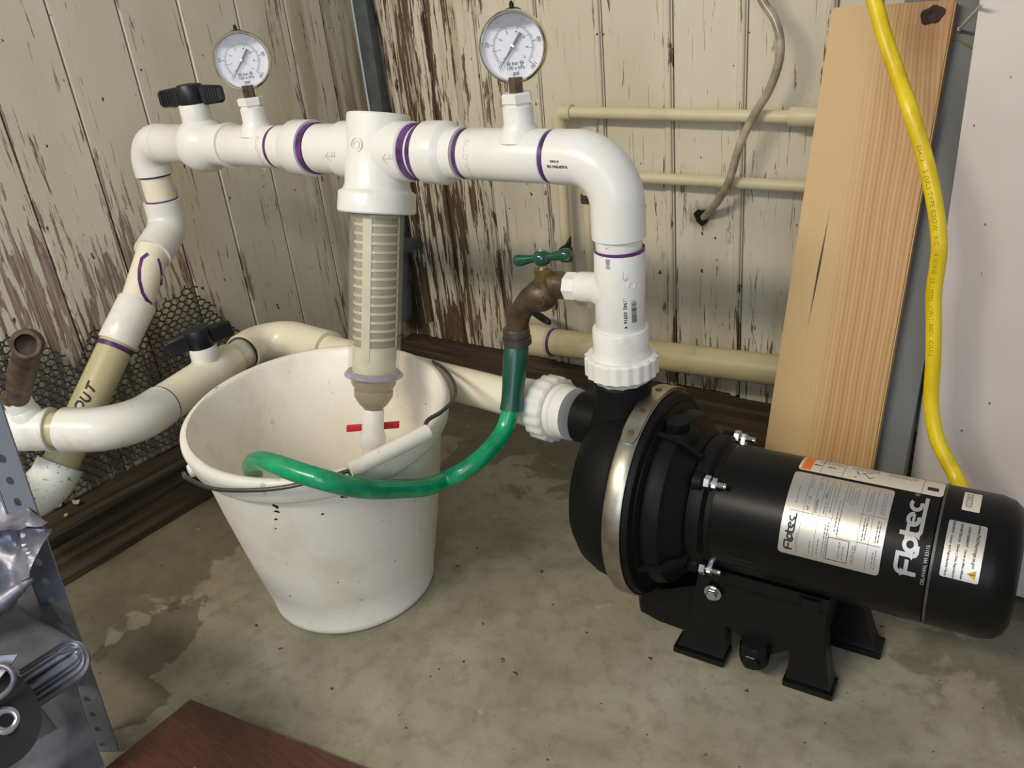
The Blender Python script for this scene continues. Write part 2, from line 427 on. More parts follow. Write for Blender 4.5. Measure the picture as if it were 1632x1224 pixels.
def lathe(o, d, prof, seg=40, rf=None, uv=None, sc=(1, 1)):
    """prof = [(s, r)] along axis d from o; rf(theta, s) scales r"""
    d, u, v = basis(d)
    if uv: u, v = uv
    o = Vector(o); V = []; F = []; rows = []
    for s, r in prof:
        if r <= 1e-6:
            rows.append([len(V)]); V.append(o + d * s)
        else:
            row = []
            for k in range(seg):
                t = 2 * PI * k / seg; rr = r * (rf(t, s) if rf else 1)
                row.append(len(V)); V.append(o + d * s + u * (rr * sc[0] * math.cos(t)) + v * (rr * sc[1] * math.sin(t)))
            rows.append(row)
    for a, b in zip(rows, rows[1:]):
        for k in range(seg):
            k2 = (k + 1) % seg
            if len(a) == 1 and len(b) == 1: continue
            if len(a) == 1: F.append((a[0], b[k2], b[k]))
            elif len(b) == 1: F.append((a[k], a[k2], b[0]))
            else: F.append((a[k], a[k2], b[k2], b[k]))
    return V, F
def cyl(a, b, r, r2=None, seg=32, bev=0.0):
    a, b = Vector(a), Vector(b); L = (b - a).length; r2 = r if r2 is None else r2
    e = bev
    if e: p = [(0, 0), (0, r - e), (e * .3, r - e * .3), (e, r), (L - e, r2), (L - e * .3, r2 - e * .3), (L, r2 - e), (L, 0)]
    else: p = [(0, 0), (0, r), (L, r2), (L, 0)]
    return lathe(a, b - a, p, seg)
def ringband(a, b, r, th=0.001, seg=40):
    """open sleeve around a->b"""
    a, b = Vector(a), Vector(b); L = (b - a).length
    return lathe(a, b - a, [(0, r - th), (0, r), (L, r), (L, r - th), (0, r - th)], seg)
def smoothpath(pts, n=8):
    P = [Vector(p) for p in pts]; P = [P[0] * 2 - P[1]] + P + [P[-1] * 2 - P[-2]]; out = []
    for i in range(1, len(P) - 2):
        for k in range(n):
            t = k / n; a, b, c, d = P[i - 1], P[i], P[i + 1], P[i + 2]
            out.append(0.5 * ((2 * b) + (c - a) * t + (2 * a - 5 * b + 4 * c - d) * t * t + (3 * b - a - 3 * c + d) * t ** 3))
    out.append(P[-2]); return out
def tube(path, r, seg=20, cap=True, flat=None, closed=False):
    """r number or list, parallel transported"""
    P = [Vector(p) for p in path]; n = len(P)
    rs = r if isinstance(r, (list, tuple)) else [r] * n
    V = []; F = []; u = None
    for i in range(n):
        t = (P[min(i + 1, n - 1)] - P[max(i - 1, 0)]).normalized()
        if u is None: _, u, _ = basis(t)
        u = (u - t * u.dot(t)).normalized(); v = t.cross(u)
        for k in range(seg):
            a = 2 * PI * k / seg
            V.append(P[i] + (u * math.cos(a) + v * math.sin(a)) * rs[i])
    for i in range(n - 1):
        for k in range(seg):
            k2 = (k + 1) % seg
            F.append((i * seg + k, i * seg + k2, (i + 1) * seg + k2, (i + 1) * seg + k))
    if cap: F.append(tuple(range(seg))[::-1]); F.append(tuple((n - 1) * seg + k for k in range(seg)))
    return V, F
def bend(p0, pc, p1, rad, n=14):
    """p0 -> corner pc -> p1 with a fillet of radius rad"""
    p0, pc, p1 = Vector(p0), Vector(pc), Vector(p1)
    a = (p0 - pc).normalized(); b = (p1 - pc).normalized()
    ang = a.angle(b); t = rad / math.tan(ang / 2)
    t = min(t, (p0 - pc).length * .98, (p1 - pc).length * .98); rad = t * math.tan(ang / 2)
    c = pc + (a + b).normalized() * (rad / math.sin(ang / 2))
    A = pc + a * t; B = pc + b * t; va = A - c; vb = B - c; w = va.angle(vb)
    out = [p0]
    for k in range(n + 1):
        s = k / n; out.append(c + (va * math.sin((1 - s) * w) + vb * math.sin(s * w)) / math.sin(w))
    out.append(p1); return out
def box(c, size, bev=0.0, rot=None, seg=2):
    bm = bmesh.new(); bmesh.ops.create_cube(bm, size=1)
    for v in bm.verts: v.co = Vector((v.co.x * size[0], v.co.y * size[1], v.co.z * size[2]))
    if bev: bmesh.ops.bevel(bm, geom=bm.edges[:], offset=bev, segments=seg, affect='EDGES', profile=0.6)
    if rot is not None: bmesh.ops.transform(bm, matrix=rot.to_4x4(), verts=bm.verts)
    bmesh.ops.translate(bm, vec=Vector(c), verts=bm.verts)
    bm.verts.ensure_lookup_table()
    g = ([v.co.copy() for v in bm.verts], [tuple(v.index for v in f.verts) for f in bm.faces]); bm.free(); return g
def prism(poly, off):
    n = len(poly); off = Vector(off)
    V = [Vector(p) for p in poly] + [Vector(p) + off for p in poly]
    return V, [tuple(range(n))[::-1], tuple(range(n, 2 * n))] + [(k, (k + 1) % n, n + (k + 1) % n, n + k) for k in range(n)]
def loft(sections):
    n = len(sections[0]); V = [Vector(p) for s in sections for p in s]; F = []
    for i in range(len(sections) - 1):
        for k in range(n): F.append((i * n + k, i * n + (k + 1) % n, (i + 1) * n + (k + 1) % n, (i + 1) * n + k))
    F.append(tuple(range(n))[::-1]); F.append(tuple((len(sections) - 1) * n + k for k in range(n)))
    return V, F
def text_geo(body, size, bold=0.0, align='CENTER', ext=0.0002, spacing=1.0, subdiv=0):
    cu = bpy.data.curves.new('txt', 'FONT'); cu.body = body; cu.size = size; cu.extrude = 0; cu.offset = bold
    cu.align_x = align; cu.align_y = 'CENTER'; cu.resolution_u = 3; cu.space_character = spacing
    o = bpy.data.objects.new('txt', cu); COL.objects.link(o)
    dg = bpy.context.evaluated_depsgraph_get(); dg.update()
    me = bpy.data.meshes.new_from_object(o.evaluated_get(dg))
    V = [v.co.copy() for v in me.vertices]; F = [tuple(p.vertices) for p in me.polygons]
    bpy.data.objects.remove(o); bpy.data.curves.remove(cu); bpy.data.meshes.remove(me)
    return V, F
def warp(geo, fn): return ([fn(v.x, v.y) for v in geo[0]], geo[1])
def plane_fn(o, ux, uy): o, ux, uy = Vector(o), Vector(ux).normalized(), Vector(uy).normalized(); return lambda x, y: o + ux * x + uy * y
def cyl_fn(P, d, r, th0, s0, f, upv):
    """text direction runs round the cylinder (angle up), letter tops toward -axis"""
    return lambda x, y: P + d * (s0 - y) + (f * math.cos(th0 + x / r) + upv * math.sin(th0 + x / r)) * r
def hexnut(o, d, r, L, ch=0.001):
    return lathe(o, d, [(0, 0), (0, r * .9), (ch, r), (L - ch, r), (L, r * .9), (L, 0)], 6)

# ------------------------------------------------------------------ the setting
WX, WY = -1.44, 1.41
fl = G(); fl.add(([Vector((-1.6, -2.2, 0)), Vector((2.0, -2.2, 0)), Vector((2.0, 1.6, 0)), Vector((-1.6, 1.6, 0)), Vector((-1.6, -2.2, -.1)), Vector((2.0, -2.2, -.1)), Vector((2.0, 1.6, -.1)), Vector((-1.6, 1.6, -.1))],
                 [(0, 1, 2, 3), (7, 6, 5, 4), (0, 4, 5, 1), (1, 5, 6, 2), (2, 6, 7, 3), (3, 7, 4, 0)]))
tag(obj('floor', fl.out(), M['concrete'], smooth=0), kind='structure')
wb = tag(obj('wall_back', box(((WX + 2.0) / 2, WY + .03, .9), (2.0 - WX, .02, 1.8)), M['dark_inside'], smooth=0), kind='structure')
wl = tag(obj('wall_left', box((WX - .03, (WY - .6) / 2, .9), (.02, WY + .6, 1.8)), M['dark_inside'], smooth=0), kind='structure')
def plank(parent, u0, u1, axis, off, bead):
    """tongue and groove board with a bead along one side; profile (u, depth) swept up"""
    g = .0013; w0, w1 = u0 + g, u1 - g
    P = [(w0, .018), (w0, .002), (w0 + .0018, 0)]
    if bead:
        for k in range(11):
            a = PI * k / 10; P.append((w1 - .0095 - .0065 * math.cos(a), .0008 - .0045 * math.sin(a) + (.003 if k in (0, 10) else 0)))
        P += [(w1 - .001, .004), (w1, .018)]
    else: P += [(w1 - .0018, 0), (w1, .002), (w1, .018)]
    z0, z1 = .004 + random.uniform(0, .006), 1.8
    def pt(u, dd, z):
        dd = dd + off
        return Vector((u, WY + dd - .002, z)) if axis == 0 else Vector((WX - dd + .002, u, z))
    V = [pt(u, dd, z0) for u, dd in P] + [pt(u, dd, z1) for u, dd in P]; n = len(P)
    F = [(k, (k + 1) % n, n + (k + 1) % n, n + k) for k in range(n)] + [tuple(range(n)), tuple(range(n, 2 * n))]
    return obj('plank', (V, F), M['peel_back' if axis == 0 else 'peel_left'], parent, smooth=26)
seams_b = [-1.438, -1.335, -1.235, -1.105, -.958, -.818, -.679, -.546, -.405, -.262, -.12]
while seams_b[-1] < 1.9: seams_b.append(seams_b[-1] + .14)
for k, (a, b) in enumerate(zip(seams_b, seams_b[1:])): plank(wb, a, b, 0, random.uniform(-.001, .0015), True)
seams_l = [1.41, 1.318, 1.221, 1.102, .98, .863, .744, .622, .50, .38]
while seams_l[-1] > -.55: seams_l.append(seams_l[-1] - .122)
for k, (a, b) in enumerate(zip(seams_l, seams_l[1:])): plank(wl, b, a, 1, random.uniform(-.0012, .0015), False)

def rough_beam(x0, x1, y0, y1, z0, z1, nx, ny, amp):
    V = []; F = []
    for i in range(nx + 1):
        for j in range(ny + 1):
            x = x0 + (x1 - x0) * i / nx; y = y0 + (y1 - y0) * j / ny
            n = noise.noise(Vector((x * 14, y * 14, 3)))
            V.append(Vector((x + amp * n * (0 < i < nx or nx < ny), y + (amp * 1.5 * noise.noise(Vector((x * 23, 0, 9))) if j == 0 and nx > ny else 0), z1 + amp * .3 * n)))
    for i in range(nx):
        for j in range(ny):
            a = i * (ny + 1) + j; F.append((a, a + 1, a + ny + 2, a + ny + 1))
    k = len(V)
    edge = [i * (ny + 1) for i in range(nx + 1)] + [nx * (ny + 1) + j for j in range(1, ny + 1)] + [i * (ny + 1) + ny for i in range(nx - 1, -1, -1)] + [j for j in range(ny - 1, 0, -1)]
    for e in edge: V.append(Vector((V[e].x, V[e].y, z0)))
    m_ = len(edge)
    for q in range(m_): F.append((edge[q], edge[(q + 1) % m_], k + (q + 1) % m_, k + q))
    F.append(tuple(k + q for q in range(m_)))
    return V, F
t1 = tag(obj('trim_1', rough_beam(-1.40, 1.0, 1.255, 1.395, 0.001, .012, 90, 6, .008), M['sill_back'], smooth=40), kind='structure')
t2 = tag(obj('trim_2', rough_beam(-1.425, -1.335, -.3, 1.24, 0.001, .030, 5, 90, .004), M['sill_left'], smooth=40), kind='structure')
t3 = tag(obj('trim_3', rough_beam(-1.332, -1.238, -.3, 1.24, 0.001, .012, 5, 90, .003), M['sill_left'], smooth=40), kind='structure')

# grey conduit in the corner
cd = thing('conduit', (-1.375, 1.385, .06), 'slate grey conduit running down the corner of the planked walls', 'conduit')
obj('strip', box((-1.385, 1.388, .93), (.040, .022, 1.34), .004), M['conduit'], cd)
obj('lower_pipe', cyl((-1.372, 1.360, .25), (-1.388, 1.355, .07), .026, .028, 20, .004), M['conduit'], cd)
cs = obj('clamp', box((-1.360, 1.36, .258), (.085, .05, .024), .004), M['conduit'], cd)
obj('screw', hexnut((-1.330, 1.335, .258), (0, -1, 0), .007, .006), M['conduit'], cs)

# ------------------------------------------------------------------ wall pipes
wp = thing('wall_pipe', (-.9, 1.37, .26), 'thin cream pipe running level along the back wall then turning down behind the tap', 'pipe', )
z1 = .555
obj('pipe', cyl((-.885, 1.37, z1), (-.44, 1.37, z1 - .008), .0105), M['cpvc'], wp)
obj('pipe', cyl((-.898, 1.37, .54), (-.902, 1.37, .285), .0105), M['cpvc'], wp)
obj('elbow', tube(bend((-.868, 1.37, z1), (-.898, 1.37, z1), (-.898, 1.37, z1 - .033), .014), .0145), M['cpvc'], wp)
obj('end_fitting', cyl((-.458, 1.37, z1 - .007), (-.40, 1.37, z1 - .008), .0155, bev=.002), M['cpvc'], wp)
fc = obj('coupling', cyl((-.902, 1.37, .29), (-.903, 1.37, .262), .013, bev=.002), M['old_bronze'], wp)
obj('pipe_stub', cyl((-.903, 1.37, .265), (-.904, 1.37, .18), .0105), M['cpvc'], wp)
wp2 = thing('wall_pipe', (-.845, 1.372, .17), 'lower thin cream pipe on the back wall, brown coupling, partly behind the white column', 'pipe')
obj('pipe', cyl((-.83, 1.37, .440), (-.40, 1.37, .437), .010), M['cpvc'], wp2)
obj('elbow', tube(bend((-.815, 1.37, .44), (-.843, 1.37, .44), (-.843, 1.37, .412), .014), .014), M['cpvc'], wp2)
obj('pipe', cyl((-.843, 1.37, .42), (-.848, 1.37, .17), .0105), M['cpvc'], wp2)
obj('coupling', hexnut((-.8435, 1.37, .402), (0, 0, -1), .0165, .016), M['old_bronze'], wp2)
dp = thing('drain_pipe', (-.7, 1.30, .07), 'old beige drain pipe lying low along the back wall with a flanged coupling', 'pipe')
obj('pipe', cyl((-.93, 1.30, .107), (-.20, 1.30, .145), .0275, seg=40), M['drain'], dp)
cpl = obj('coupling', lathe((-.955, 1.30, .105), (1, 0, .05), [(-.012, .0), (-.012, .030), (0, .031), (.003, .034), (.046, .034), (.05, .030), (.05, .027)], 40), M['cpvc'], dp)
obj('primer_ring', ringband((-.905, 1.30, .108), (-.899, 1.30, .1083), .0285), M['purple'], dp)
obj('elbow', tube(smoothpath([(-.95, 1.30, .105), (-.972, 1.305, .103), (-.985, 1.325, .100), (-.985, 1.355, .098)]), .029), M['cpvc'], dp)
cl = smoothpath([(-.935, 1.40, .245), (-.905, 1.355, .285), (-.885, 1.35, .30), (-.878, 1.352, .32)], 6)
tag(obj('cable_tie', tube(cl, [.0015 + .0055 * math.sin(PI * i / (len(cl) - 1)) for i in range(len(cl))], 10), M['black_cord']), 'black strip end poking out beside the green tap knob', 'strap')
cl = smoothpath([onY(838, 492, 1.34), onY(852, 499, 1.33), onY(872, 512, 1.30), onY(878, 517, 1.30)], 6)
tag(obj('cable_tie', tube(cl, [.0015 + .0065 * math.sin(PI * i / (len(cl) - 1)) for i in range(len(cl))], 10), M['black_cord']), 'black rubber strip lying on the flanged coupling of the drain pipe', 'strap')

# smoky vinyl tube and its hole
tp = [onY(1196, -45, 1.36), onY(1215, 0, 1.35), onY(1234, 30, 1.345), onY(1243, 62, 1.34), onY(1241, 100, 1.34), onY(1225, 145, 1.342), onY(1199, 188, 1.345), onY(1178, 235, 1.345), onY(1163, 285, 1.347), onY(1143, 322, 1.37), onY(1122, 346, 1.408)]
tag(obj('vinyl_tube', tube(smoothpath(tp, 8), .0068, 16), M['vinyl_tube']), 'smoky clear tube curving down the wall into a stained hole', 'tube')
hp = onY(1119, 345, 1.4095)
tag(obj('wall_hole', lathe(hp, (0, -1, 0), [(0, 0), (0, .008), (.0008, .013), (.0024, .0145), (.0026, .010), (.0012, .0)], 24, rf=lambda t, s: 1 + .12 * math.sin(3 * t) + .08 * math.sin(7 * t)), M['dark_inside'], wb), None)

# ------------------------------------------------------------------ right side boards and post
lum = thing('pine_board', (-.27, .93, 0), 'fresh pine plank with a dark knot leaning against the grey post', 'board')
lx0, lx1 = -.342, -.2005
zb, zt = .003, .7155
def ly(z): return .925 + (z - 0) * (1.185 - .925) / .78
tilt = math.atan2(1.185 - .925, .78)
nb = Vector((0, -math.cos(tilt), math.sin(tilt)))
def lp(x, z, off): return Vector((x, ly(z), z)) - nb * off
bm = bmesh.new()
vs = [bm.verts.new(lp(x, z, o)) for z, sk in ((zb, 0), (zt, 1)) for x, o in ((lx0, 0), (lx1, 0), (lx1, .018), (lx0, .018))]
for f in ((0, 1, 2, 3), (4, 5, 6, 7), (0, 1, 5, 4), (1, 2, 6, 5), (2, 3, 7, 6), (3, 0, 4, 7)): bm.faces.new([vs[i] for i in f])
bmesh.ops.bevel(bm, geom=bm.edges[:], offset=.002, segments=2, affect='EDGES')
obj('plank', bm, M['pine'], lum)
kc = lp(-.2235, .700, 0)
kn = lathe(kc - nb * .0012, nb, [(0, 0), (0, .0125), (.0016, .0118), (.0012, .008), (.0022, .004), (.0018, 0)], 28, rf=lambda t, s: 1 + .14 * math.sin(2 * t + 1) + .08 * math.sin(5 * t), uv=(Vector((1, 0, 0)), nb.cross(Vector((1, 0, 0)))))
obj('knot', kn, M['knot'], lum, smooth=60)
tag(obj('grey_post', prism([Vector((-.262, .9475, .002)), Vector((-.1665, .9475, .002)), Vector((-.1665, .9775, .002)), Vector((-.262, .9775, .002))], (0, 1.3 / 3, 1.3)), M['grey_paint'], smooth=0), 'grey painted post standing behind the pine plank', 'post')
tag(obj('painted_panel', box((-.163 + .55, 1.036 + .043, .655), (1.10, .016, 1.30), .001, Matrix.Rotation(-math.atan(.066), 3, 'X')), M['panel']), 'large off-white scuffed board standing at the right behind the motor', 'board')
a = onY(1529, 46, 1.165); b = onY(1566, 6, 1.055)
wr = thing('steel_wire', a, 'short pale metal wire sticking out in front of the grey post', 'wire')
obj('rod', cyl(a, b, .0018, seg=10), M['label_white'], wr); obj('tip', lathe(a, a - b, [(-.002, 0), (-.002, .0024), (.002, .0026), (.003, 0)], 10), M['label_white'], wr)
tag(obj('straw', tube(smoothpath([onY(1512, 60, 1.168), onY(1530, 66, 1.170), onY(1552, 77, 1.162)], 4), .0013, 8), M['tan_twig']), 'thin brown straw lying across the grey post', 'straw')

# yellow cord
yp = [onY(1372, -60, 1.07), onY(1393, 0, 1.06), onY(1410, 60, 1.045), onY(1430, 118, 1.03), onY(1450, 175, 1.01), onY(1470, 238, 1.0), onY(1483, 290, .99), onY(1493, 345, .985), onY(1497, 392, .98), onY(1494, 425, .98), onY(1488, 470, .98), onY(1488, 520, .98), onY(1487, 580, .98), onY(1484, 640, .975), onY(1492, 695, .965), onY(1510, 735, .955), onY(1526, 765, .945), onY(1538, 800, .925), onY(1548, 850, .905)]
yc = thing('yellow_cord', yp[-1], 'thick yellow cord hanging in front of the boards down to the motor', 'cord')
ysm = smoothpath(yp, 7)
obj('jacket', tube(ysm, .0085, 20), M['yellow'], yc)
tx = text_geo('E54731  2 (UL) TYPE SJEOW  3/C 14 AWG  (2.1MM)  VW-1 300V  C(UL)', .0075, align='LEFT', spacing=1.05)
cum = [0]
for p, q in zip(ysm, ysm[1:]): cum.append(cum[-1] + (q - p).length)
def along(s):
    s = max(0, min(cum[-1] - 1e-6, s))
    i = max(0, np.searchsorted(cum, s) - 1); i = min(i, len(ysm) - 2)
    k = (s - cum[i]) / (cum[i + 1] - cum[i]); return ysm[i].lerp(ysm[i + 1], k), (ysm[i + 1] - ysm[i]).normalized()
def onhose(x, y):
    p, t = along(.22 + x); tc = Vector((0, 0, H)) - p
    s_ = t.cross(tc).normalized(); n_ = s_.cross(t).normalized()
    if n_.dot(tc) < 0: n_ = -n_
    a = (y * .9) / .0085 - .35
    side = t.cross(n_)
    return p + (n_ * math.cos(a) - side * math.sin(a)) * .00865
obj('printing', warp(tx, onhose), plain('faded_ink', (150, 128, 20), .6), yc, smooth=0)

# ------------------------------------------------------------------ pump
PD = Vector((math.cos(R(4)), math.sin(R(4)), 0)); PF = Vector((math.sin(R(4)), -math.cos(R(4)), 0)); UP = Vector((0, 0, 1))
PO = Vector((-.45, .795, .189))
RM = .0755
pump = thing('water_pump', (-.25, .80, 0), 'black electric jet pump and motor standing on the concrete floor', 'pump')
uvp = (PF, UP)
VO = PO + Vector((0, 0, -.003))
prof = [(-.052, 0), (-.052, .055), (-.049, .075), (-.040, .094), (-.025, .109), (-.005, .118), (.012, .121), (.030, .121), (.030, 0)]
volute = obj('volute', lathe(VO, PD, prof, 72, uv=uvp), M['pump_black'], pump)
obj('rim', lathe(VO, PD, [(.018, .11), (.018, .127), (.024, .129), (.046, .129), (.052, .127), (.054, .122), (.054, .10)], 72, uv=uvp), M['pump_black'], pump)
# stainless clamp band with overlapping end
band = obj('clamp_band', lathe(VO, PD, [(.024, .1285), (.023, .1315), (.027, .1335), (.041, .1335), (.045, .1315), (.044, .1285), (.024, .1285)], 96, uv=uvp), M['band'], pump)
def arcstrip(r0, r1, s0, s1, a0, a1, n=20):
    V = []; F = []
    for i in range(n + 1):
        a = a0 + (a1 - a0) * i / n
        c = 1.0
        m_ = (s0 + s1) / 2; hw = (s1 - s0) / 2
        if i == 0: c = .55
        if i == 1: c = .9
        for s, r in ((m_ - hw * c, r0), (m_ - hw * c, r1), (m_ + hw * c, r1), (m_ + hw * c, r0)):
            V.append(VO + PD * s + (PF * math.cos(a) + UP * math.sin(a)) * r)
    for i in range(n):
        for k in range(4): F.append((i * 4 + k, i * 4 + (k + 1) % 4, i * 4 + 4 + (k + 1) % 4, i * 4 + 4 + k))
    F += [(0, 1, 2, 3), tuple(n * 4 + k for k in range(4))]
    return V, F
tb = obj('overlap_tab', arcstrip(.1335, .1352, .0235, .0445, R(55), R(128)), M['band'], pump)
for an in (61, 76, 98):
    a = R(an); nrm = PF * math.cos(a) + UP * math.sin(a)
    obj('rivet', lathe(VO + PD * .034 + nrm * .135, nrm, [(0, 0), (0, .0042), (.0012, .0036), (.0016, 0)], 16), M['rust'], tb)
# seal plate stepping down to the motor
obj('seal_plate', lathe(VO, PD, [(.050, 0), (.050, .118), (.056, .118), (.060, .108), (.066, .110), (.080, .106), (.086, .096), (.100, .088), (.104, .080), (.108, 0)], 64, uv=uvp), M['pump_black'], pump)
for k in range(4):   # ribs between plate and motor flange
    a = R(-20 + k * 90); nrm = PF * math.cos(a) + UP * math.sin(a); tg = PF * -math.sin(a) + UP * math.cos(a)
    c0 = VO + PD * .056
    pl = [c0 + nrm * .075, c0 + nrm * .116, c0 + PD * .03 + nrm * .108, c0 + PD * .052 + nrm * .088, c0 + PD * .052 + nrm * .07]
    obj('rib', prism([p - tg * .003 for p in pl], tg * .006), M['pump_black'], pump, smooth=0)
# drain / priming plug on the plate
pg = PO + PD * .070 + Vector((0, 0, .098)) + PF * .012
obj('plug_boss', lathe(pg + Vector((0, 0, -.02)), (0, 0, 1), [(0, 0), (0, .026), (.018, .024), (.024, .021), (.024, 0)], 28), M['pump_black'], pump)
obj('priming_plug', hexnut(pg + Vector((0, 0, .004)), (0, 0, 1), .0155, .010), M['pump_black'], pump)
# ports
nk = Vector((-.456, .795, 0))
obj('discharge_port', lathe(nk + Vector((0, 0, .26)), (0, 0, 1), [(0, 0), (0, .052), (.022, .042), (.036, .036), (.075, .0355), (.078, .033), (.078, 0)], 40), M['pump_black'], pump)
inl = Vector((-.49, .798, .268)); ind = Vector((-1, .02, 0))
obj('inlet_port', lathe(inl - ind * .04, ind, [(0, 0), (0, .036), (.03, .034), (.070, .0335), (.072, .031), (.072, 0)], 40), M['pump_black'], pump)
# motor
motor = obj('motor_shell', lathe(PO, PD, [(.128, 0), (.128, RM - .001), (.132, RM), (.354, RM), (.356, RM - .002), (.356, 0)], 72, uv=uvp), M['motor_black'], pump)
bell = obj('end_bell', lathe(PO, PD, [(.3575, 0), (.3575, RM), (.408, RM), (.420, RM - .003), (.428, RM - .010), (.432, RM - .020), (.433, .03), (.433, 0)], 72, uv=uvp), M['motor_black'], pump)
obj('seam_ring', lathe(PO, PD, [(.3555, RM - .004), (.3555, RM + .0008), (.3580, RM + .0008), (.3580, RM - .004), (.3555, RM - .004)], 72, uv=uvp), M['grey_nut'], pump)
fl_g = lathe(PO, PD, [(.104, 0), (.104, .082), (.112, .084), (.120, .083), (.124, .076), (.130, .0755), (.130, 0)], 64, uv=uvp)
obj('motor_flange', fl_g, M['pump_black'], pump)
for an in (49, 128, 212, -34):
    a = R(an); nrm = PF * math.cos(a) + UP * math.sin(a)
    ear = obj('flange_ear', lathe(PO + PD * .106 + nrm * .079, PD, [(0, 0), (0, .012), (.010, .012), (.012, .010), (.012, 0)], 20), M['pump_black'], pump)
    bo = PO + PD * .110 + nrm * .0835
    bt = obj('bolt', lathe(bo, PD, [(0, 0), (0, .0038)] + [(k * .0012 + .001, .0038 if k % 2 else .0032) for k in range(26)] + [(.034, .003), (.034, 0)], 14), M['zinc'], pump)
    obj('nut', hexnut(bo + PD * .0085, PD, .0085, .0075), M['zinc'], bt)
    br = obj('bracket_tab', box(PO + PD * .131 + nrm * .079, (.006, .012, .020), .001, Matrix((PD, nrm.cross(PD), nrm)).transposed()), M['zinc'], pump)
# cooling slots
for s0, a0 in ((.150, -14), (.298, -32)):
    for k in range(4):
        a = R(a0 - k * 6.5); nrm = PF * math.cos(a) + UP * math.sin(a); tg = PF * -math.sin(a) + UP * math.cos(a)
        rot = Matrix((PD, tg, nrm)).transposed()
        obj('cooling_slot', box(PO + PD * (s0 + .016 + .004 * k) + nrm * (RM - .0012), (.032, .0035, .003), .0008, rot), M['dark_inside'], pump)
# cast base with four spreading legs
def sp(s, y, z): return Vector((PO.x, PO.y, 0)) + PD * s + PF * y + Vector((0, 0, z))
saddle = [[sp(s, y, z) for y, z in ((-.052, .130), (-.056, .104), (-.05, .078), (.05, .078), (.056, .104), (.052, .130), (.026, .119), (-.026, .119))] for s in (.122, .14, .24, .262)]
obj('saddle', loft(saddle), M['cast_gloss'], pump, smooth=25)
for sgn in (1, -1):
    obj('skirt', loft([[sp(s, sgn * y, z) for y, z in ((.046, .118), (.058, .112), (.062, zz), (.050, zz))] for s, zz in ((.118, .062), (.15, .058), (.185, .036), (.205, .036), (.235, .058), (.262, .06))]), M['cast_gloss'], pump, smooth=25)
def leg(sc, sgn, wt, wb_, splay, out):
    secs = []
    for t_, z in ((0, .128), (.15, .112), (.45, .065), (.8, .022), (.93, .010), (1, .008)):
        w_ = wt + (wb_ - wt) * t_ ** 1.4; c = sc + splay * t_ ** 1.6; y = .052 + (out - .052) * t_ ** 1.5
        dpt = .011 + .006 * t_
        secs.append([sp(c - w_, sgn * y, z), sp(c - w_ * .55, sgn * (y + .006 * (1 - t_)), z), sp(c + w_ * .55, sgn * (y + .006 * (1 - t_)), z), sp(c + w_, sgn * y, z), sp(c + w_, sgn * (y - dpt * 1.6), z), sp(c - w_, sgn * (y - dpt * 1.6), z)])
    g = G(); g.add(loft(secs))
    y = out; c = sc + splay
    g.add(box(sp(c, sgn * (y - .012), .005), (wb_ * 2 + .004, .034, .0095), .003, Matrix.Rotation(R(4), 3, 'Z')))
    return g.out()
for sc_, sgn, wt, wb_, spl, out in ((.128, 1, .017, .031, -.010, .070), (.243, 1, .014, .027, .006, .066), (.128, -1, .017, .031, -.004, .060), (.262, -1, .016, .028, .022, .048)):
    lg = obj('leg', leg(sc_, sgn, wt, wb_, spl, out), M['cast_gloss'], pump, smooth=40)
dpz = sp(.186, .066, .0)
lug = obj('drain_boss', lathe(dpz + Vector((0, 0, .018)), (0, 0, 1), [(0, 0), (0, .012), (.004, .0165), (.012, .018), (.028, .018), (.034, .015), (.034, 0)], 24), M['cast_gloss'], pump)
obj('drain_nut', hexnut(dpz + PF * .012 + Vector((0, 0, .034)), PF, .011, .008), M['cast_gloss'], lug)
obj('front_foot', loft([[sp(s, y, z) for y, z in ((w_, .004), (w_ * 1.05, .020), (w_ * .8, h_), (-w_ * .8, h_), (-w_ * 1.05, .020), (-w_, .004))] for s, w_, h_ in ((.012, .014, .030), (.020, .026, .040), (.050, .034, .052), (.095, .036, .075), (.125, .036, .085))]), M['cast_gloss'], pump, smooth=35)
for s0, yy, zz in ((.121, .064, .105),):
    bt = obj('bolt', lathe(sp(s0 + .012, yy, zz), PF, [(0, 0), (0, .0105), (.0015, .0105), (.002, 0)], 20), M['zinc'], pump)
    obj('nut', hexnut(sp(s0 + .012, yy + .002, zz), PF, .0068, .006), M['zinc'], bt)

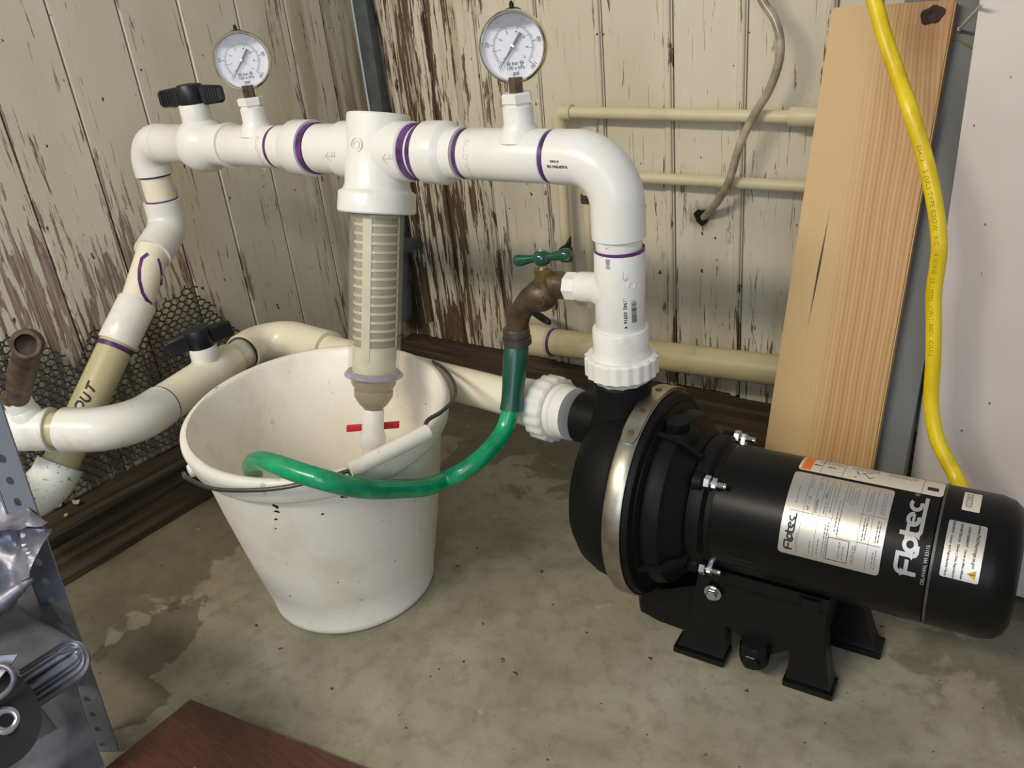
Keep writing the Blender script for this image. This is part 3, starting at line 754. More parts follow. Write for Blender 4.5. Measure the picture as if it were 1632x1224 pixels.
# labels on the motor
def patch(s0, s1, a0, a1, r, n=24, corner=.004, base=PO):
    """rounded sheet on the cylinder with real thickness"""
    r0 = RM; arc = (a1 - a0) * RM; W = s1 - s0
    out = []
    for cx_, cy_, q in ((W - corner, arc - corner, 0), (corner, arc - corner, 1), (corner, corner, 2), (W - corner, corner, 3)):
        for k in range(4):
            t = (q + k / 3) * PI / 2; out.append((cx_ + corner * math.cos(t), cy_ + corner * math.sin(t)))
    ys = sorted(set([0.0, arc] + [arc * i / n for i in range(n + 1)] + [p[1] for p in out]))
    ys = [y for i, y in enumerate(ys) if i == 0 or y - ys[i - 1] > 1e-6]
    V = []; F = []
    def ext(y):
        if y < corner: dx = corner - math.sqrt(max(0, corner ** 2 - (corner - y) ** 2))
        elif y > arc - corner: dx = corner - math.sqrt(max(0, corner ** 2 - (y - arc + corner) ** 2))
        else: dx = 0
        return dx, W - dx
    for y in ys:
        x0, x1 = ext(y); a = a0 + y / RM
        for rr in (r, r - .0004):
            for x in (x0, x1): V.append(base + PD * (s0 + x) + (PF * math.cos(a) + UP * math.sin(a)) * rr)
    for i in range(len(ys) - 1):
        k = i * 4; F += [(k, k + 1, k + 5, k + 4), (k + 2, k + 3, k + 7, k + 6), (k, k + 2, k + 6, k + 4), (k + 1, k + 3, k + 7, k + 5)]
    e = (len(ys) - 1) * 4; F += [(0, 1, 3, 2), (e, e + 1, e + 3, e + 2)]
    return V, F
def mtext(body, s, th_deg, size, r, bold=0, align='LEFT', spacing=1.0):
    """text baseline runs up round the motor starting at angle th"""
    return warp(text_geo(body, size, bold, align, spacing=spacing), cyl_fn(PO, PD, r, R(th_deg), s, PF, UP))
def mline(s0, t0, s1, t1, wd, r):
    """thin printed rule between (s, deg) points"""
    g = G(); n = max(1, int(abs(t1 - t0) / 5))
    V = []; F = []
    for i in range(n + 1):
        s = s0 + (s1 - s0) * i / n; a = R(t0 + (t1 - t0) * i / n)
        for e in (-1, 1):
            if abs(s1 - s0) > abs(R(t1 - t0)) * RM: aa, ss = a + e * wd / 2 / RM, s
            else: aa, ss = a, s + e * wd / 2
            V.append(PO + PD * ss + (PF * math.cos(aa) + UP * math.sin(aa)) * r)
    for i in range(n): F.append((i * 2, i * 2 + 1, i * 2 + 3, i * 2 + 2))
    return V, F
RL = RM + .0006
RT = RL + .00015
lab = obj('rating_label', patch(.2085, .311, R(7), R(81), RL), M['silver_label'], pump); lab['label'] = 'silver rating label with black lettering'
# the wordmark, drawn as strokes (x along the text, y up)
def stroke(pts, wd, n=10):
    """flat ribbon along pts"""
    P = [Vector((x, y, 0)) for x, y in pts]; V = []; F = []
    for i, p in enumerate(P):
        a = (p - P[i - 1]).normalized() if i else None; b = (P[i + 1] - p).normalized() if i < len(P) - 1 else None
        t = (a + b).normalized() if a is not None and b is not None else (a if b is None else b)
        c = 1 / max(.5, t.dot(b if b is not None else a))
        nn = Vector((-t.y, t.x, 0)) * wd / 2 * c; V += [p + nn, p - nn]
    for i in range(len(P) - 1): F.append((2 * i, 2 * i + 1, 2 * i + 3, 2 * i + 2))
    return V, F
def arc(cx_, cy_, rx, ry, a0, a1, n=14): return [(cx_ + rx * math.cos(R(a0 + (a1 - a0) * i / n)), cy_ + ry * math.sin(R(a0 + (a1 - a0) * i / n))) for i in range(n + 1)]
def densify(pts, step):
    out = [pts[0]]
    for p, q in zip(pts, pts[1:]):
        L = math.hypot(q[0] - p[0], q[1] - p[1]); k = max(1, int(L / step))
        for i in range(1, k + 1): out.append((p[0] + (q[0] - p[0]) * i / k, p[1] + (q[1] - p[1]) * i / k))
    return out
def wordmark(Hh, reg=True):
    """total cap height 1 unit -> Hh; returns flat geometry"""
    g = G(); t = .17
    S_ = []
    S_.append(([(.10, 0), (.10, .68)] + arc(.32, .68, .22, .22, 180, 90, 8) + [(.80, .90)], t))            # F stem and top
    S_.append(([(.10, .46), (.62, .46)], t))                                                             # F bar
    S_.append(([(.80, .98), (.80, .25)] + arc(.95, .25, .15, .15, 180, 270, 6) + [(1.20, .10)], t))        # L running under the o
    S_.append((arc(1.20, .44, .24, .25, 0, 360, 28), t))                                                 # o
    S_.append(([(1.60, .98), (1.60, .30)] + arc(1.80, .10, .20, .20, 180, 180, 1) + arc(1.80, .28, .20, .18, 180, 270, 6) + [(3.30, .10)], t))  # t and the long underline
    S_.append(([(1.36, .66), (1.95, .66)], t * .9))                                                      # t bar
    S_.append(([(1.98, .50), (2.42, .50)] , t * .72))                                                    # e bar
    S_.append((arc(2.20, .50, .23, .23, 0, 300, 24), t))                                                 # e bowl
    S_.append((arc(2.86, .50, .24, .23, 50, 300, 20), t))                                                # c
    for pts, wd in S_:
        g.add(stroke(densify(pts, .12), wd))
    V = [Vector((v.x * Hh * 1.24, v.y * Hh, 0)) for v in g.v]
    return V, g.f
def wm(s, th, Hh, r):
    """s = axial position of the letter bottoms"""
    return warp(wordmark(Hh), cyl_fn(PO, PD, r, R(th), s, PF, UP))
obj('logo_lettering', wm(.2235, 11, .0100, RT), M['ink'], lab, smooth=0)
g = G()
for s, t0, t1 in ((.228, 9, 80), (.238, 34, 80), (.2445, 10, 79), (.251, 44, 79), (.258, 10, 78), (.266, 30, 78), (.286, 22, 78), (.297, 10, 78)):
    g.add(mline(s, t0, s, t1, .0003, RT))
for s0, s1, th in ((.213, .262, 44), (.213, .236, 43.5), (.266, .309, 30), (.282, .309, 53), (.286, .309, 30.5)): g.add(mline(s0, th, s1, th, .0003, RT))
for s0, t0, s1, t1 in ((.258, 11, .258, 29), (.279, 11, .279, 29), (.258, 11, .279, 11), (.258, 29, .279, 29)): g.add(mline(s0, t0, s1, t1, .0007, RT))
g.add(mtext('HP  1 1/2', .232, 46, .0042, RT)); g.add(mtext('3450RPM', .2405, 45, .0042, RT))
g.add(mtext('PH 1', .2475, 60, .0036, RT))
obj('printing', g.out(), M['ink'], lab, smooth=0)
g = G(); rnd = random.Random(3)
def smallprint(g, s, t0, t1, h=.0012, r=RT):
    """rows of illegible small print: short dashes of uneven length"""
    a = t0
    while a < t1:
        L = rnd.uniform(1.2, 3.6); g.add(mline(s, a, s, min(a + L, t1), h, r)); a += L + rnd.uniform(.5, .9)
for s, t0, t1 in ((.226, 14, 26), (.2405, 12, 22), (.2485, 12, 26), (.2485, 46, 72), (.2545, 48, 74), (.2405, 66, 74), (.2305, 66, 76),
                  (.2625, 34, 60), (.2655, 32, 62), (.2535, 12, 38), (.2560, 10, 40), (.2700, 13, 27), (.2740, 13, 24), (.2690, 60, 76), (.2720, 58, 74), (.2750, 58, 72), (.2780, 60, 74), (.2830, 12, 26), (.2850, 11, 27),
                  (.2900, 32, 50), (.2925, 33, 52), (.2900, 55, 74), (.2925, 56, 76), (.3030, 12, 26), (.3055, 11, 27), (.3030, 33, 51), (.3055, 33, 50), (.3030, 56, 76), (.3055, 55, 76), (.2190, 50, 66)):
    smallprint(g, s, t0, t1)
obj('small_print', g.out(), M['ink_grey'], lab, smooth=0)
wlab = obj('warning_label', patch(.2095, .355, R(84.5), R(112), RL), M['label_white'], pump)
wlab['label'] = 'white warning strip with an orange corner'
obj('orange_field', patch(.2125, .2225, R(85.5), R(109), RL + .0002, corner=.0005), M['orange'], wlab)
g = G()
for s in (.228, .243): g.add(warp(text_geo('!', .011, .0004), lambda x, y, s=s: cyl_fn(PO, PD, RT + .0001, R(96), s, PF, UP)(x, y)))
for s0, t0, s1, t1 in ((.268, 88, .276, 97), (.276, 97, .283, 90), (.272, 93, .268, 99), (.276, 97, .284, 101), (.283, 90, .287, 93)): g.add(mline(s0, t0, s1, t1, .0012, RT))
g.add(patch(.3395, .350, R(90.5), R(95.5), RT + .0002, corner=.0005))
for s in (.233, .256, .335): g.add(mline(s, 85, s, 111, .0004, RT))
for th in (102, 104.5, 107): 
    for s0, s1 in ((.228, .252), (.262, .288), (.300, .328)):
        q = s0
        while q < s1: L = rnd.uniform(.0015, .004); g.add(mline(q, th, q + L, th, .0008, RT)); q += L + .0009
obj('printing', g.out(), M['ink'], wlab, smooth=0)
g = G(); g.add(wm(.3445, 13.5, .0215, RM + .0003))
obj('logo_lettering', g.out(), M['silver_print'], pump, smooth=0)
g = mtext('DELAVAN, WI 53115', .3515, 9, .0046, RM + .0003)
obj('address_print', g, M['silver_print'], pump, smooth=0)
g = G(); g.add(warp(text_geo('®', .006), cyl_fn(PO, PD, RM + .0003, R(82), .3325, PF, UP)))
obj('trademark_print', g.out(), M['silver_print'], pump, smooth=0)
bl = obj('yellow_triangle_label', patch(.3650, .3990, R(20), R(64), RL, corner=.002), M['silver_label'], pump)
def mdown(body, s, th, size, r, bold=0): # text running down round the motor, tops to the right
    return warp(text_geo(body, size, bold, 'CENTER'), lambda x, y: PO + PD * (s + y) + (PF * math.cos(R(th) - x / r) + UP * math.sin(R(th) - x / r)) * r)
g = G()
for body, s, th, sz in (('WARNING  Cancer and Reproductive Harm', .3700, 43, .0032), ('ADVERTENCIA  Cáncer y Daño Reproductivo', .3770, 41, .0030), ('AVERTISSEMENT  Cancer et effets néfastes', .3840, 41, .0030), ('www.P65Warnings.ca.gov', .3925, 47, .0042)):
    g.add(mdown(body, s, th, sz, RT, .0001))
obj('printing', g.out(), M['ink'], bl, smooth=0)
tri = [(.3935, 23.5), (.3895, 29.5), (.3975, 29.5)]
tri = [(.3880, 26), (.3960, 22.5), (.3960, 29.5)]
V = [PO + PD * s + (PF * math.cos(R(t)) + UP * math.sin(R(t))) * (RT + .0001) for s, t in tri]
obj('warning_triangle', prism(V, PF * .0002), M['yellow_print'], bl, smooth=0)
obj('exclamation', warp(text_geo('!', .006, .0002), lambda x, y: PO + PD * (.3930 - y) + (PF * math.cos(R(26) + x / RM) + UP * math.sin(R(26) + x / RM)) * (RT + .0005)), M['ink'], bl, smooth=0)
nl = obj('number_sticker', patch(.3735, .3895, R(75.5), R(100), RL, corner=.001), M['label_white'], pump)
obj('printing', mtext('022002', .3795, 79, .0085, RT, .0001, spacing=.95), M['ink_grey'], nl, smooth=0)

# ------------------------------------------------------------------ PVC pipework helpers
RY, RZ = .795, .601
def P_(x, y=RY, z=RZ): return Vector((x, y, z))
def hub(a, b, r, lip=.0, seg=44, bev=.0015): return cyl(a, b, r, seg=seg, bev=bev)
def spool(a, b, prof, seg=44): return lathe(a, Vector(b) - Vector(a), prof, seg)
def ribnut(o, d, r, L, n=16, ri=.0):
    seg = n * 4
    def rf(t, s):
        k = int(round(t / (2 * PI) * seg)) % 4
        return 1.0 if k in (0, 1) else .962
    e = .0022
    return lathe(o, d, [(0, ri), (0, r * .93), (e, r), (L - e, r), (L, r * .93), (L, ri)] if ri else [(0, 0), (0, r * .93), (e, r), (L - e, r), (L, r * .93), (L, 0)], seg, rf)
def onpipe(c, d, r, th0, s0):
    """letters on a pipe: x along the pipe direction d, y round it"""
    d, u, v = basis(d)
    return lambda x, y: Vector(c) + d * (s0 + x) + (u * math.cos(th0 + y / r) + v * math.sin(th0 + y / r)) * r

# ---- discharge pipework from pump to left riser
dis = thing('discharge_pipework', (-.456, .795, .30), 'white PVC pipework rising from the pump and running left through the filter', 'pipework')
cx0 = -.452
# pipes inside fittings (visible stubs)
obj('pipe', cyl(P_(-.70), P_(-.50), .0255), M['pvc'], dis)
obj('elbow', tube(bend((-.528, RY, RZ), (cx0, RY, RZ), (cx0, RY, .515), .050, 18), .0305, 44), M['pvc'], dis)
obj('pipe', cyl((cx0, RY, .52), (cx0 - .001, RY, .48), .0265, seg=40), M['pvc'], dis)
obj('primer_ring', ringband((cx0, RY, .5025), (cx0, RY, .4985), .0290), M['purple'], dis)
# side-outlet tee for the tap
tee = obj('tee', cyl((cx0, RY, .500), (cx0 - .003, RY, .402), .0292, seg=44, bev=.0012), M['pvc'], dis)
tb0 = Vector((-.452, RY, .452)); tbd = Vector((-1, 0, -.06)).normalized()
obj('tee_branch', lathe(tb0, tbd, [(.01, 0), (.012, .028), (.024, .024), (.034, .0185), (.056, .0180), (.058, .016), (.058, 0)], 36), M['pvc'], tee)
obj('bushing', lathe(tb0, tbd, [(.055, 0), (.055, .0165), (.060, .0178), (.072, .0178), (.073, .0150), (.078, .0150), (.078, 0)], 8), M['pvc'], tee)
# drips of primer
g = G()
for x0, z0, L, wd in ((-.462, .4975, .026, .0035), (-.431, .4975, .012, .003)):
    yy = lambda x: RY - math.sqrt(max(1e-6, .0297 ** 2 - (x - cx0) ** 2))
    fr = Vector((0, 0, H)) - Vector((x0, RY, z0)); ang = math.atan2(-(0 - RY), (0 - x0))
    V = []; F = []
    for i in range(7):
        q = i / 6; w_ = wd * (1 - .6 * q) + (.002 if i == 5 else 0)
        for e in (-1, 1):
            aa = math.atan2(-RY, -x0) + (x0 - cx0) * -20 + e * w_ / .0294
            V.append(Vector((cx0 - .001, RY, z0 - L * q)) + Vector((math.cos(aa), math.sin(aa), 0)) * .02945)
    for i in range(6): F.append((2 * i, 2 * i + 1, 2 * i + 3, 2 * i + 2))
    g.add((V, F))
obj('primer_drip', g.out(), plain('pale_purple_primer', (198, 180, 200), .4, var=.2, vs=80), dis, smooth=60)
# barcode and printing on the tee
def colpt(th_deg, z, r=.0295):
    a = R(th_deg); return Vector((cx0 - .002, RY, z)) + Vector((math.cos(a), math.sin(a), 0)) * r
g = G(); rb = random.Random(5); z = .4580
a_l, a_r = -35, -22
while z > .4200:
    h_ = rb.choice((.0006, .0009, .0014)); n = 3
    V = [colpt(a_l + (a_r - a_l) * i / n, zz) for i in range(n + 1) for zz in (z, z - h_)]
    g.add((V, [(2 * i, 2 * i + 1, 2 * i + 3, 2 * i + 2) for i in range(n)])); z -= h_ + rb.choice((.0005, .0008, .0011))
g.add(warp(text_geo('6  11942  03916  4', .0056, .0001), lambda x, y: colpt(-50 + y / .0295 * 57.3, .436 - x)))
obj('barcode', g.out(), M['ink'], tee, smooth=0)
obj('printing', warp(text_geo('ODY', .011, .0001), lambda x, y: colpt(-22 - y / .0268 * 57.3, .5125 + x * .75, .0268)), M['ink_red'], dis, smooth=0)
g = warp(([Vector(p) for p in ((-.005, -.001, 0), (0, .0012, 0), (.006, .0006, 0), (.004, -.0012, 0))], [(0, 1, 2, 3)]), lambda x, y: colpt(-82 + x / .0268 * 57.3, .509 + y, .0268))
obj('pen_mark', g, M['ink'], dis, smooth=0)
bbo = colpt(-33, .4655, .0285)
obj('embossed_ring', lathe(bbo, Vector((math.cos(R(-33)), math.sin(R(-33)), 0)), [(0, .0048), (.0018, .0048), (.0018, .0038), (0, .0038)], 20), M['pvc'], tee)
# union above the pump
un = obj('union', lathe((cx0 - .003, RY, .406), (0, 0, -1), [(0, 0), (0, .0325), (.0025, .0335), (.024, .0335), (.028, .034), (.040, .037), (.044, .037), (.044, 0)], 44), M['pvc_dirty'], dis)
obj('union_nut', ribnut((cx0 - .0035, RY, .371), (0, 0, -1), .0445, .0255, 20), M['pvc_dirty'], un)
obj('adapter', lathe((cx0 - .004, RY, .346), (0, 0, -1), [(0, 0), (0, .040), (.004, .036), (.010, .033), (.014, .0305), (.014, 0)], 12), M['pvc'], un)
# big tee with gauge branch
def gauge_tee(x0, x1, xb, r):
    t_ = obj('tee', cyl(P_(x0), P_(x1), r, seg=44, bev=.0012), M['pvc'], dis)
    obj('tee_branch', lathe(P_(xb), (0, 0, 1), [(.015, 0), (.018, r * .92), (.030, .0215), (.036, .0178), (.055, .0175), (.0565, .016), (.0565, 0)], 36), M['pvc'], t_)
    bs = obj('bushing', lathe(P_(xb, z=RZ + .055), (0, 0, 1), [(0, 0), (0, .0155), (.004, .0160), (.0045, .0185), (.0135, .0188), (.0150, .0165), (.0150, 0)], 6), M['pvc'], t_)
    obj('sprue', box(P_(xb, z=RZ - r - .001), (.008, .006, .006), .001), M['pvc'], t_)
    return t_
tR = gauge_tee(-.535, -.652, -.5755, .0305)
obj('primer_ring', ringband(P_(-.528), P_(-.5345), .0292), M['purple'], dis)
obj('primer_ring', ringband(P_(-.654), P_(-.6585), .0300), M['purple'], dis)
# moulded print on elbow and tee
elt = lambda s0, z0, r=.0307: (lambda x, y: P_(s0 + x) + Vector((0, -math.cos(z0 + y / r), math.sin(z0 + y / r))) * r)
obj('printing', G().add(warp(text_geo('9011942-03916', .0042, .0002), elt(-.508, R(-8)))).add(warp(text_geo('00B02 JR', .0032, .0001), elt(-.511, R(3)))).out(), M['ink'], dis, smooth=0)
M['emboss'] = M['pvc']
def emb(body, size, fn, nrm, par, h=.0006):
    v, f = text_geo(body, size, .0002)
    a = [fn(p.x, p.y) for p in v]; off = len(a)
    # raised lettering: face lifted slightly along the surface normal
    V = [p + nrm * h for p in a]; obj('moulded_lettering', (V, f), M['pvc_embossed'], par, smooth=0)
M['pvc_embossed'] = pvc('raised_white_pvc', (226, 222, 214), .1)
emb('CHARLOTTE', .0095, lambda x, y: elt(-.636, R(-6))(y * -1, x), Vector((0, -1, .1)) , tR, .0003)
# reducing coupling right of the filter
obj('coupling', lathe(P_(-.662), (-1, 0, 0), [(0, 0), (0, .0310), (.017, .0312), (.024, .0375), (.026, .0385), (.056, .0385), (.057, .037), (.057, 0)], 48), M['pvc'], dis)
obj('primer_ring', ringband(P_(-.7195), P_(-.729), .0345), M['purple'], dis)
obj('pipe', cyl(P_(-.70), P_(-.92), .0335), M['pvc'], dis)
obj('primer_ring', ringband(P_(-.733), P_(-.7425), .0355), M['purple'], dis)
# left of the filter
obj('coupling', lathe(P_(-.931), (-1, 0, 0), [(0, 0), (0, .0355), (0, .0385), (.002, .0388), (.036, .0385), (.043, .034), (.047, .0310), (.070, .0308), (.071, .029), (.071, 0)], 48), M['pvc'], dis)
obj('primer_ring', ringband(P_(-.921), P_(-.9315), .0350), M['purple'], dis)
obj('primer_ring', ringband(P_(-1.0035), P_(-1.008), .0300), M['purple'], dis)
tL = gauge_tee(-1.007, -1.118, -1.049, .0300)
emb('CHARLOTTE', .0085, lambda x, y: elt(-1.020, R(-6), .0303)(y * -1, x), Vector((0, -1, .1)), tL, .0003)
obj('pipe', cyl(P_(-1.10), P_(-1.30), .0265), M['pvc'], dis)
# left elbow and the descending leg
XE = -1.352
obj('elbow', tube(bend(P_(-1.296), P_(XE), (XE, RY, .548), .040, 16), .0310, 44), M['pvc'], dis)
obj('primer_ring', ringband(P_(-1.2955), P_(-1.2935), .0290), M['ink'], dis)
obj('pipe', cyl((XE, RY, .55), (XE, RY, .50), .0255), M['pvc_cream'], dis)
obj('primer_ring', ringband((XE, RY, .5485), (XE, RY, .5445), .0270), M['purple'], dis)
k0 = Vector((XE, RY, .503)); k1 = Vector((-1.353, .792, .462)); k2 = onX(243, 405, -1.325)
obj('elbow', tube(bend(k0, (XE, RY, .455), k2 , .040, 12), .0315, 44), M['pvc'], dis)
obj('primer_ring', ringband((XE, RY, .5055), (XE, RY, .5025), .0272), M['purple'], dis)
k3 = onX(218, 484, -1.305); k4 = onX(186, 549, -1.30); k5 = onX(91, 751, -1.285)
obj('pipe', cyl(k2 - (k3 - k2) * .1, k3, .0262, seg=40), M['pvc_cream'], dis)
# purple primer loops on that pipe
dd, uu, vv = basis(k3 - k2); L23 = (k3 - k2).length
def loopring(c, d, r, tilt, wd, a0=0, a1=360, n=40):
    d, u, v = basis(d); V = []; F = []
    for i in range(n + 1):
        a = R(a0 + (a1 - a0) * i / n); off = tilt * math.cos(a)
        for e in (-1, 1): V.append(Vector(c) + d * (off + e * wd / 2) + (u * math.cos(a) + v * math.sin(a)) * r)
    for i in range(n): F.append((2 * i, 2 * i + 1, 2 * i + 3, 2 * i + 2))
    return V, F
def hitcyl(px, py, A, d, r):
    d = Vector(d).normalized(); rr = Vector(ray(px, py)); o_ = Vector((0, 0, H)) - Vector(A)
    rp = rr - d * rr.dot(d); op = o_ - d * o_.dot(d)
    a, b, c = rp.dot(rp), 2 * rp.dot(op), op.dot(op) - r * r
    D_ = max(0, b * b - 4 * a * c); return Vector((0, 0, H)) + rr * ((-b - math.sqrt(D_)) / 2 / a)
def pipeline(pix, wpx, A, d, r):
    g = stroke(densify(pix, 3), wpx); return [hitcyl(v.x, v.y, A, d, r) for v in g[0]], g[1]
obj('primer_mark', pipeline([(236, 404), (226, 412), (222, 428), (222, 446), (227, 466), (234, 478), (240, 484), (240, 492)], 5.5, k2, k3 - k2, .0266), M['purple'], dis, smooth=60)
obj('primer_mark', pipeline([(252, 412), (256, 424), (258, 440), (257, 455)], 3.6, k2, k3 - k2, .0266), M['purple'], dis, smooth=60)
obj('coupling', lathe(k3 + (k3 - k4).normalized() * .004, k4 - k3, [(0, 0), (0, .030), (.002, .0312), ((k4 - k3).length, .0312), ((k4 - k3).length + .002, .030), ((k4 - k3).length + .002, 0)], 44), M['pvc_dirty'], dis)
dir45 = (k5 - k4).normalized()
obj('pipe', cyl(k4 - dir45 * .01, k5, .0275, seg=40), M['pvc_yellow'], dis)
obj('primer_ring', ringband(k4 + dir45 * .002, k4 + dir45 * .010, .0280), M['purple'], dis)
k6 = onX(28, 812, -1.29)
obj('elbow', tube(bend(k5 - dir45 * .012, onX(74, 785, -1.285), onX(-30, 815, -1.27), .060, 14), .0350, 44), M['pvc_spotted'], dis)
# OUT in marker pen
tc = k4.lerp(k5, .47); nrm = (Vector((0, 0, H)) - tc).normalized(); nrm = (nrm - dir45 * nrm.dot(dir45)).normalized(); sd = dir45.cross(nrm)
if sd.x < 0: sd = -sd
def outfn(x, y):
    a = y / .0278; return tc - dir45 * x * 1 + (nrm * math.cos(a) + sd * -math.sin(a)) * .0279
g = G()
for pts in ([(120, 652), (120.5, 644), (124, 639.5), (129, 640), (132, 643), (133, 648)], [(132.5, 624.5), (142, 632), (144, 635), (142, 639), (138, 640), (134, 638), (127, 632)], [(142, 606), (139, 613), (136.5, 620)], [(139.5, 613.5), (145, 618), (151, 624.5)]):
    g.add(pipeline(pts, 3.6, k4, k5 - k4, .0279))
obj('marker_lettering', g.out(), M['ink'], dis, smooth=60)

# ---- upper ball valve
def wing_handle(c, rot, name, par, sc=1.0, tiltm=None):
    """black bar handle with round boss and two flat ribbed wings"""
    g = G()
    g.add(lathe((0, 0, 0), (0, 0, 1), [(0, 0), (0, .019), (.004, .021), (.028, .020), (.032, .018), (.033, .012), (.034, .0)], 32))
    for sg in (1, -1):
        secs = []
        for x, zb_, zt_, hy in ((.012, .001, .030, .0085), (.028, .001, .029, .0075), (.048, .002, .027, .0070), (.0515, .004, .025, .0055)):
            e = .003
            secs.append([Vector((sg * x, y, z)) for y, z in ((-hy, zb_ + e), (-hy + e, zb_), (hy - e, zb_), (hy, zb_ + e), (hy, zt_ - e), (hy - e, zt_), (-hy + e, zt_), (-hy, zt_ - e))])
        g.add(loft(secs))
        for k in range(5): g.add(box((sg * (.027 + k * .0045), 0, .0148), (.0014, .0168, .022), 0))
    m_ = rot.to_4x4(); m_.translation = Vector(c)
    return obj(name, ([m_ @ (v * sc) for v in g.v], g.f), M['black_plastic'], par, smooth=40)
bv = thing('ball_valve', P_(-1.2, z=RZ - .04), 'white ball valve with black wing handle on the upper pipe by the left corner', 'valve')
obj('body', lathe(P_(-1.118), (-1, 0, 0), [(-.002, 0), (-.002, .0335), (.004, .0338), (.006, .0315), (.040, .0312), (.046, .035), (.056, .041), (.072, .0425), (.088, .0400), (.098, .034), (.104, .0305), (.178, .0300), (.179, .027), (.179, 0)], 48), M['pvc'], bv)
obj('stem', cyl(P_(-1.190, z=RZ + .03), P_(-1.190, z=RZ + .062), .0225, bev=.002), M['pvc'], bv)
wing_handle(P_(-1.190, z=RZ + .058), Matrix.Rotation(R(28), 3, 'Z'), 'handle', bv, 1.0)

# ---- pressure gauges
def gauge(xb, yaw, r, label, vent=True):
    base = P_(xb, z=RZ + .068)
    t_ = thing('pressure_gauge', base, label, 'gauge', 'round liquid filled pressure gauges')
    nz = Vector((math.sin(R(yaw)), -math.cos(R(yaw)), 0.02)).normalized()
    c = base + Vector((0, 0, .011 + r))
    ux = Vector((math.cos(R(yaw)), math.sin(R(yaw)), 0)); uy = nz.cross(ux) * -1
    uy = Vector((0, 0, 1)) - nz * nz.z; uy.normalize()
    rl = R(2); ux, uy = ux * math.cos(rl) + uy * math.sin(rl), uy * math.cos(rl) - ux * math.sin(rl)
    obj('stem', lathe(base + Vector((0, 0, -.012)), (0, 0, 1), [(0, 0), (0, .0075), (.014, .0085), (.0155, .0085), (.03, .0085), (.03, 0)], 6), M['old_bronze'], t_)
    obj('case', lathe(c - nz * .026, nz, [(0, 0), (0, r * .86), (.003, r * .90), (.018, r * .90), (.018, 0)], 64), M['steel'], t_)
    obj('bezel', lathe(c - nz * .012, nz, [(0, r * .9), (0, r * .985), (.003, r), (.010, r), (.0135, r * .975), (.0155, r * .94), (.0145, r * .905), (.010, r * .89), (.008, r * .88), (0, r * .9)], 72), M['chrome'], t_, smooth=60)
    rd = r * .89
    dial = obj('dial', lathe(c - nz * .005, nz, [(0, 0), (0, rd), (.0008, rd), (.0008, 0)], 64), M['dial'], t_)
    f0 = c - nz * .0038
    pf = plane_fn(f0, ux, uy); g = G()
    def tick(a, r0, r1, wd):
        a = R(a); dx, dy = math.sin(a), math.cos(a); px_, py_ = dy * wd / 2, -dx * wd / 2
        g.add(([pf(dx * r0 + px_, dy * r0 + py_), pf(dx * r0 - px_, dy * r0 - py_), pf(dx * r1 - px_, dy * r1 - py_), pf(dx * r1 + px_, dy * r1 + py_)], [(0, 1, 2, 3)]))
    for i in range(101):
        if i % 2 and i % 5: continue
        big = i % 20 == 0; tick(-135 + 2.7 * i, rd * .66, rd * (.80 if big else .72), rd * (.022 if big else .008))
    for i in range(70):
        big = i % 10 == 0; tick(-135 + 3.9 * i, rd * (.55 if big else .60), rd * .64, rd * (.016 if big else .006))
    for i in range(60):
        a = -135 + 4.5 * i; b = a + 4.6
        q = [pf(math.sin(R(t)) * rr, math.cos(R(t)) * rr) for t, rr in ((a, rd * .645), (b, rd * .645), (b, rd * .655), (a, rd * .655))]
        g.add((q, [(0, 1, 2, 3)]))
    def ptext(body, x, y, sz, rot=0, bold=.00008):
        cr, sr = math.cos(R(rot)), math.sin(R(rot))
        g.add(warp(text_geo(body, sz, bold), lambda X, Y: pf(x + X * cr - Y * sr, y + X * sr + Y * cr)))
    for v_ in (20, 40, 60, 80, 100):
        a = -135 + 2.7 * v_; ptext(str(v_), math.sin(R(a)) * rd * .87, math.cos(R(a)) * rd * .87, rd * .17, -a)
    for v_ in range(0, 8):
        a = -135 + 38.6 * v_; ptext(str(v_), math.sin(R(a)) * rd * .46, math.cos(R(a)) * rd * .46, rd * .13, -a)
    ptext('bar', 0, -rd * .50, rd * .17)
    for sx in (-1, 1):
        g.add(warp(stroke(arc(sx * rd * .22, -rd * .50, rd * .055, rd * .055, 0, 360, 12), rd * .022), pf)); g.add(warp(stroke([(sx * rd * .22 - rd * .05, -rd * .5), (sx * rd * .22 + rd * .05, -rd * .5)], rd * .03), pf)); ptext('100 x kPa', 0, -rd * .64, rd * .155); ptext('psi', 0, -rd * .80, rd * .19, 0, .00015)
    obj('markings', g.out(), M['ink'], dial, smooth=0)
    nd = G(); pn = plane_fn(c - nz * .0015, ux, uy); a = R(-141); dx, dy = math.sin(a), math.cos(a)
    def q(l, s): return pn(dx * l + dy * s, dy * l - dx * s)
    nd.add(prism([q(rd * .86, rd * .008), q(rd * .55, rd * .02), q(0, rd * .045), q(-rd * .02, rd * .045), q(-rd * .50, rd * .055), q(-rd * .50, -rd * .055), q(-rd * .02, -rd * .045), q(0, -rd * .045), q(rd * .55, -rd * .02), q(rd * .86, -rd * .008)], nz * .0005))
    nn = obj('needle', nd.out(), M['black_cord'], t_, smooth=0)
    obj('hub', lathe(c - nz * .0015, nz, [(0, 0), (0, rd * .085), (.002, rd * .08), (.003, 0)], 24), M['steel'], nn)
    obj('lens', lathe(c + nz * .0008, nz, [(0, 0), (0, rd), (.0006, rd), (.0006, 0)], 48), M['lens'], t_)
    # air bubble segment above the filling liquid
    ang = [R(38 + 104 * i / 20) for i in range(21)]; pb = plane_fn(c + nz * .0001, ux, uy)
    bb = [pb(math.cos(t) * rd * .99, math.sin(t) * rd * .99) for t in ang]
    obj('air_bubble', prism(bb, nz * .0004), M['liquid_line'], t_, smooth=0)
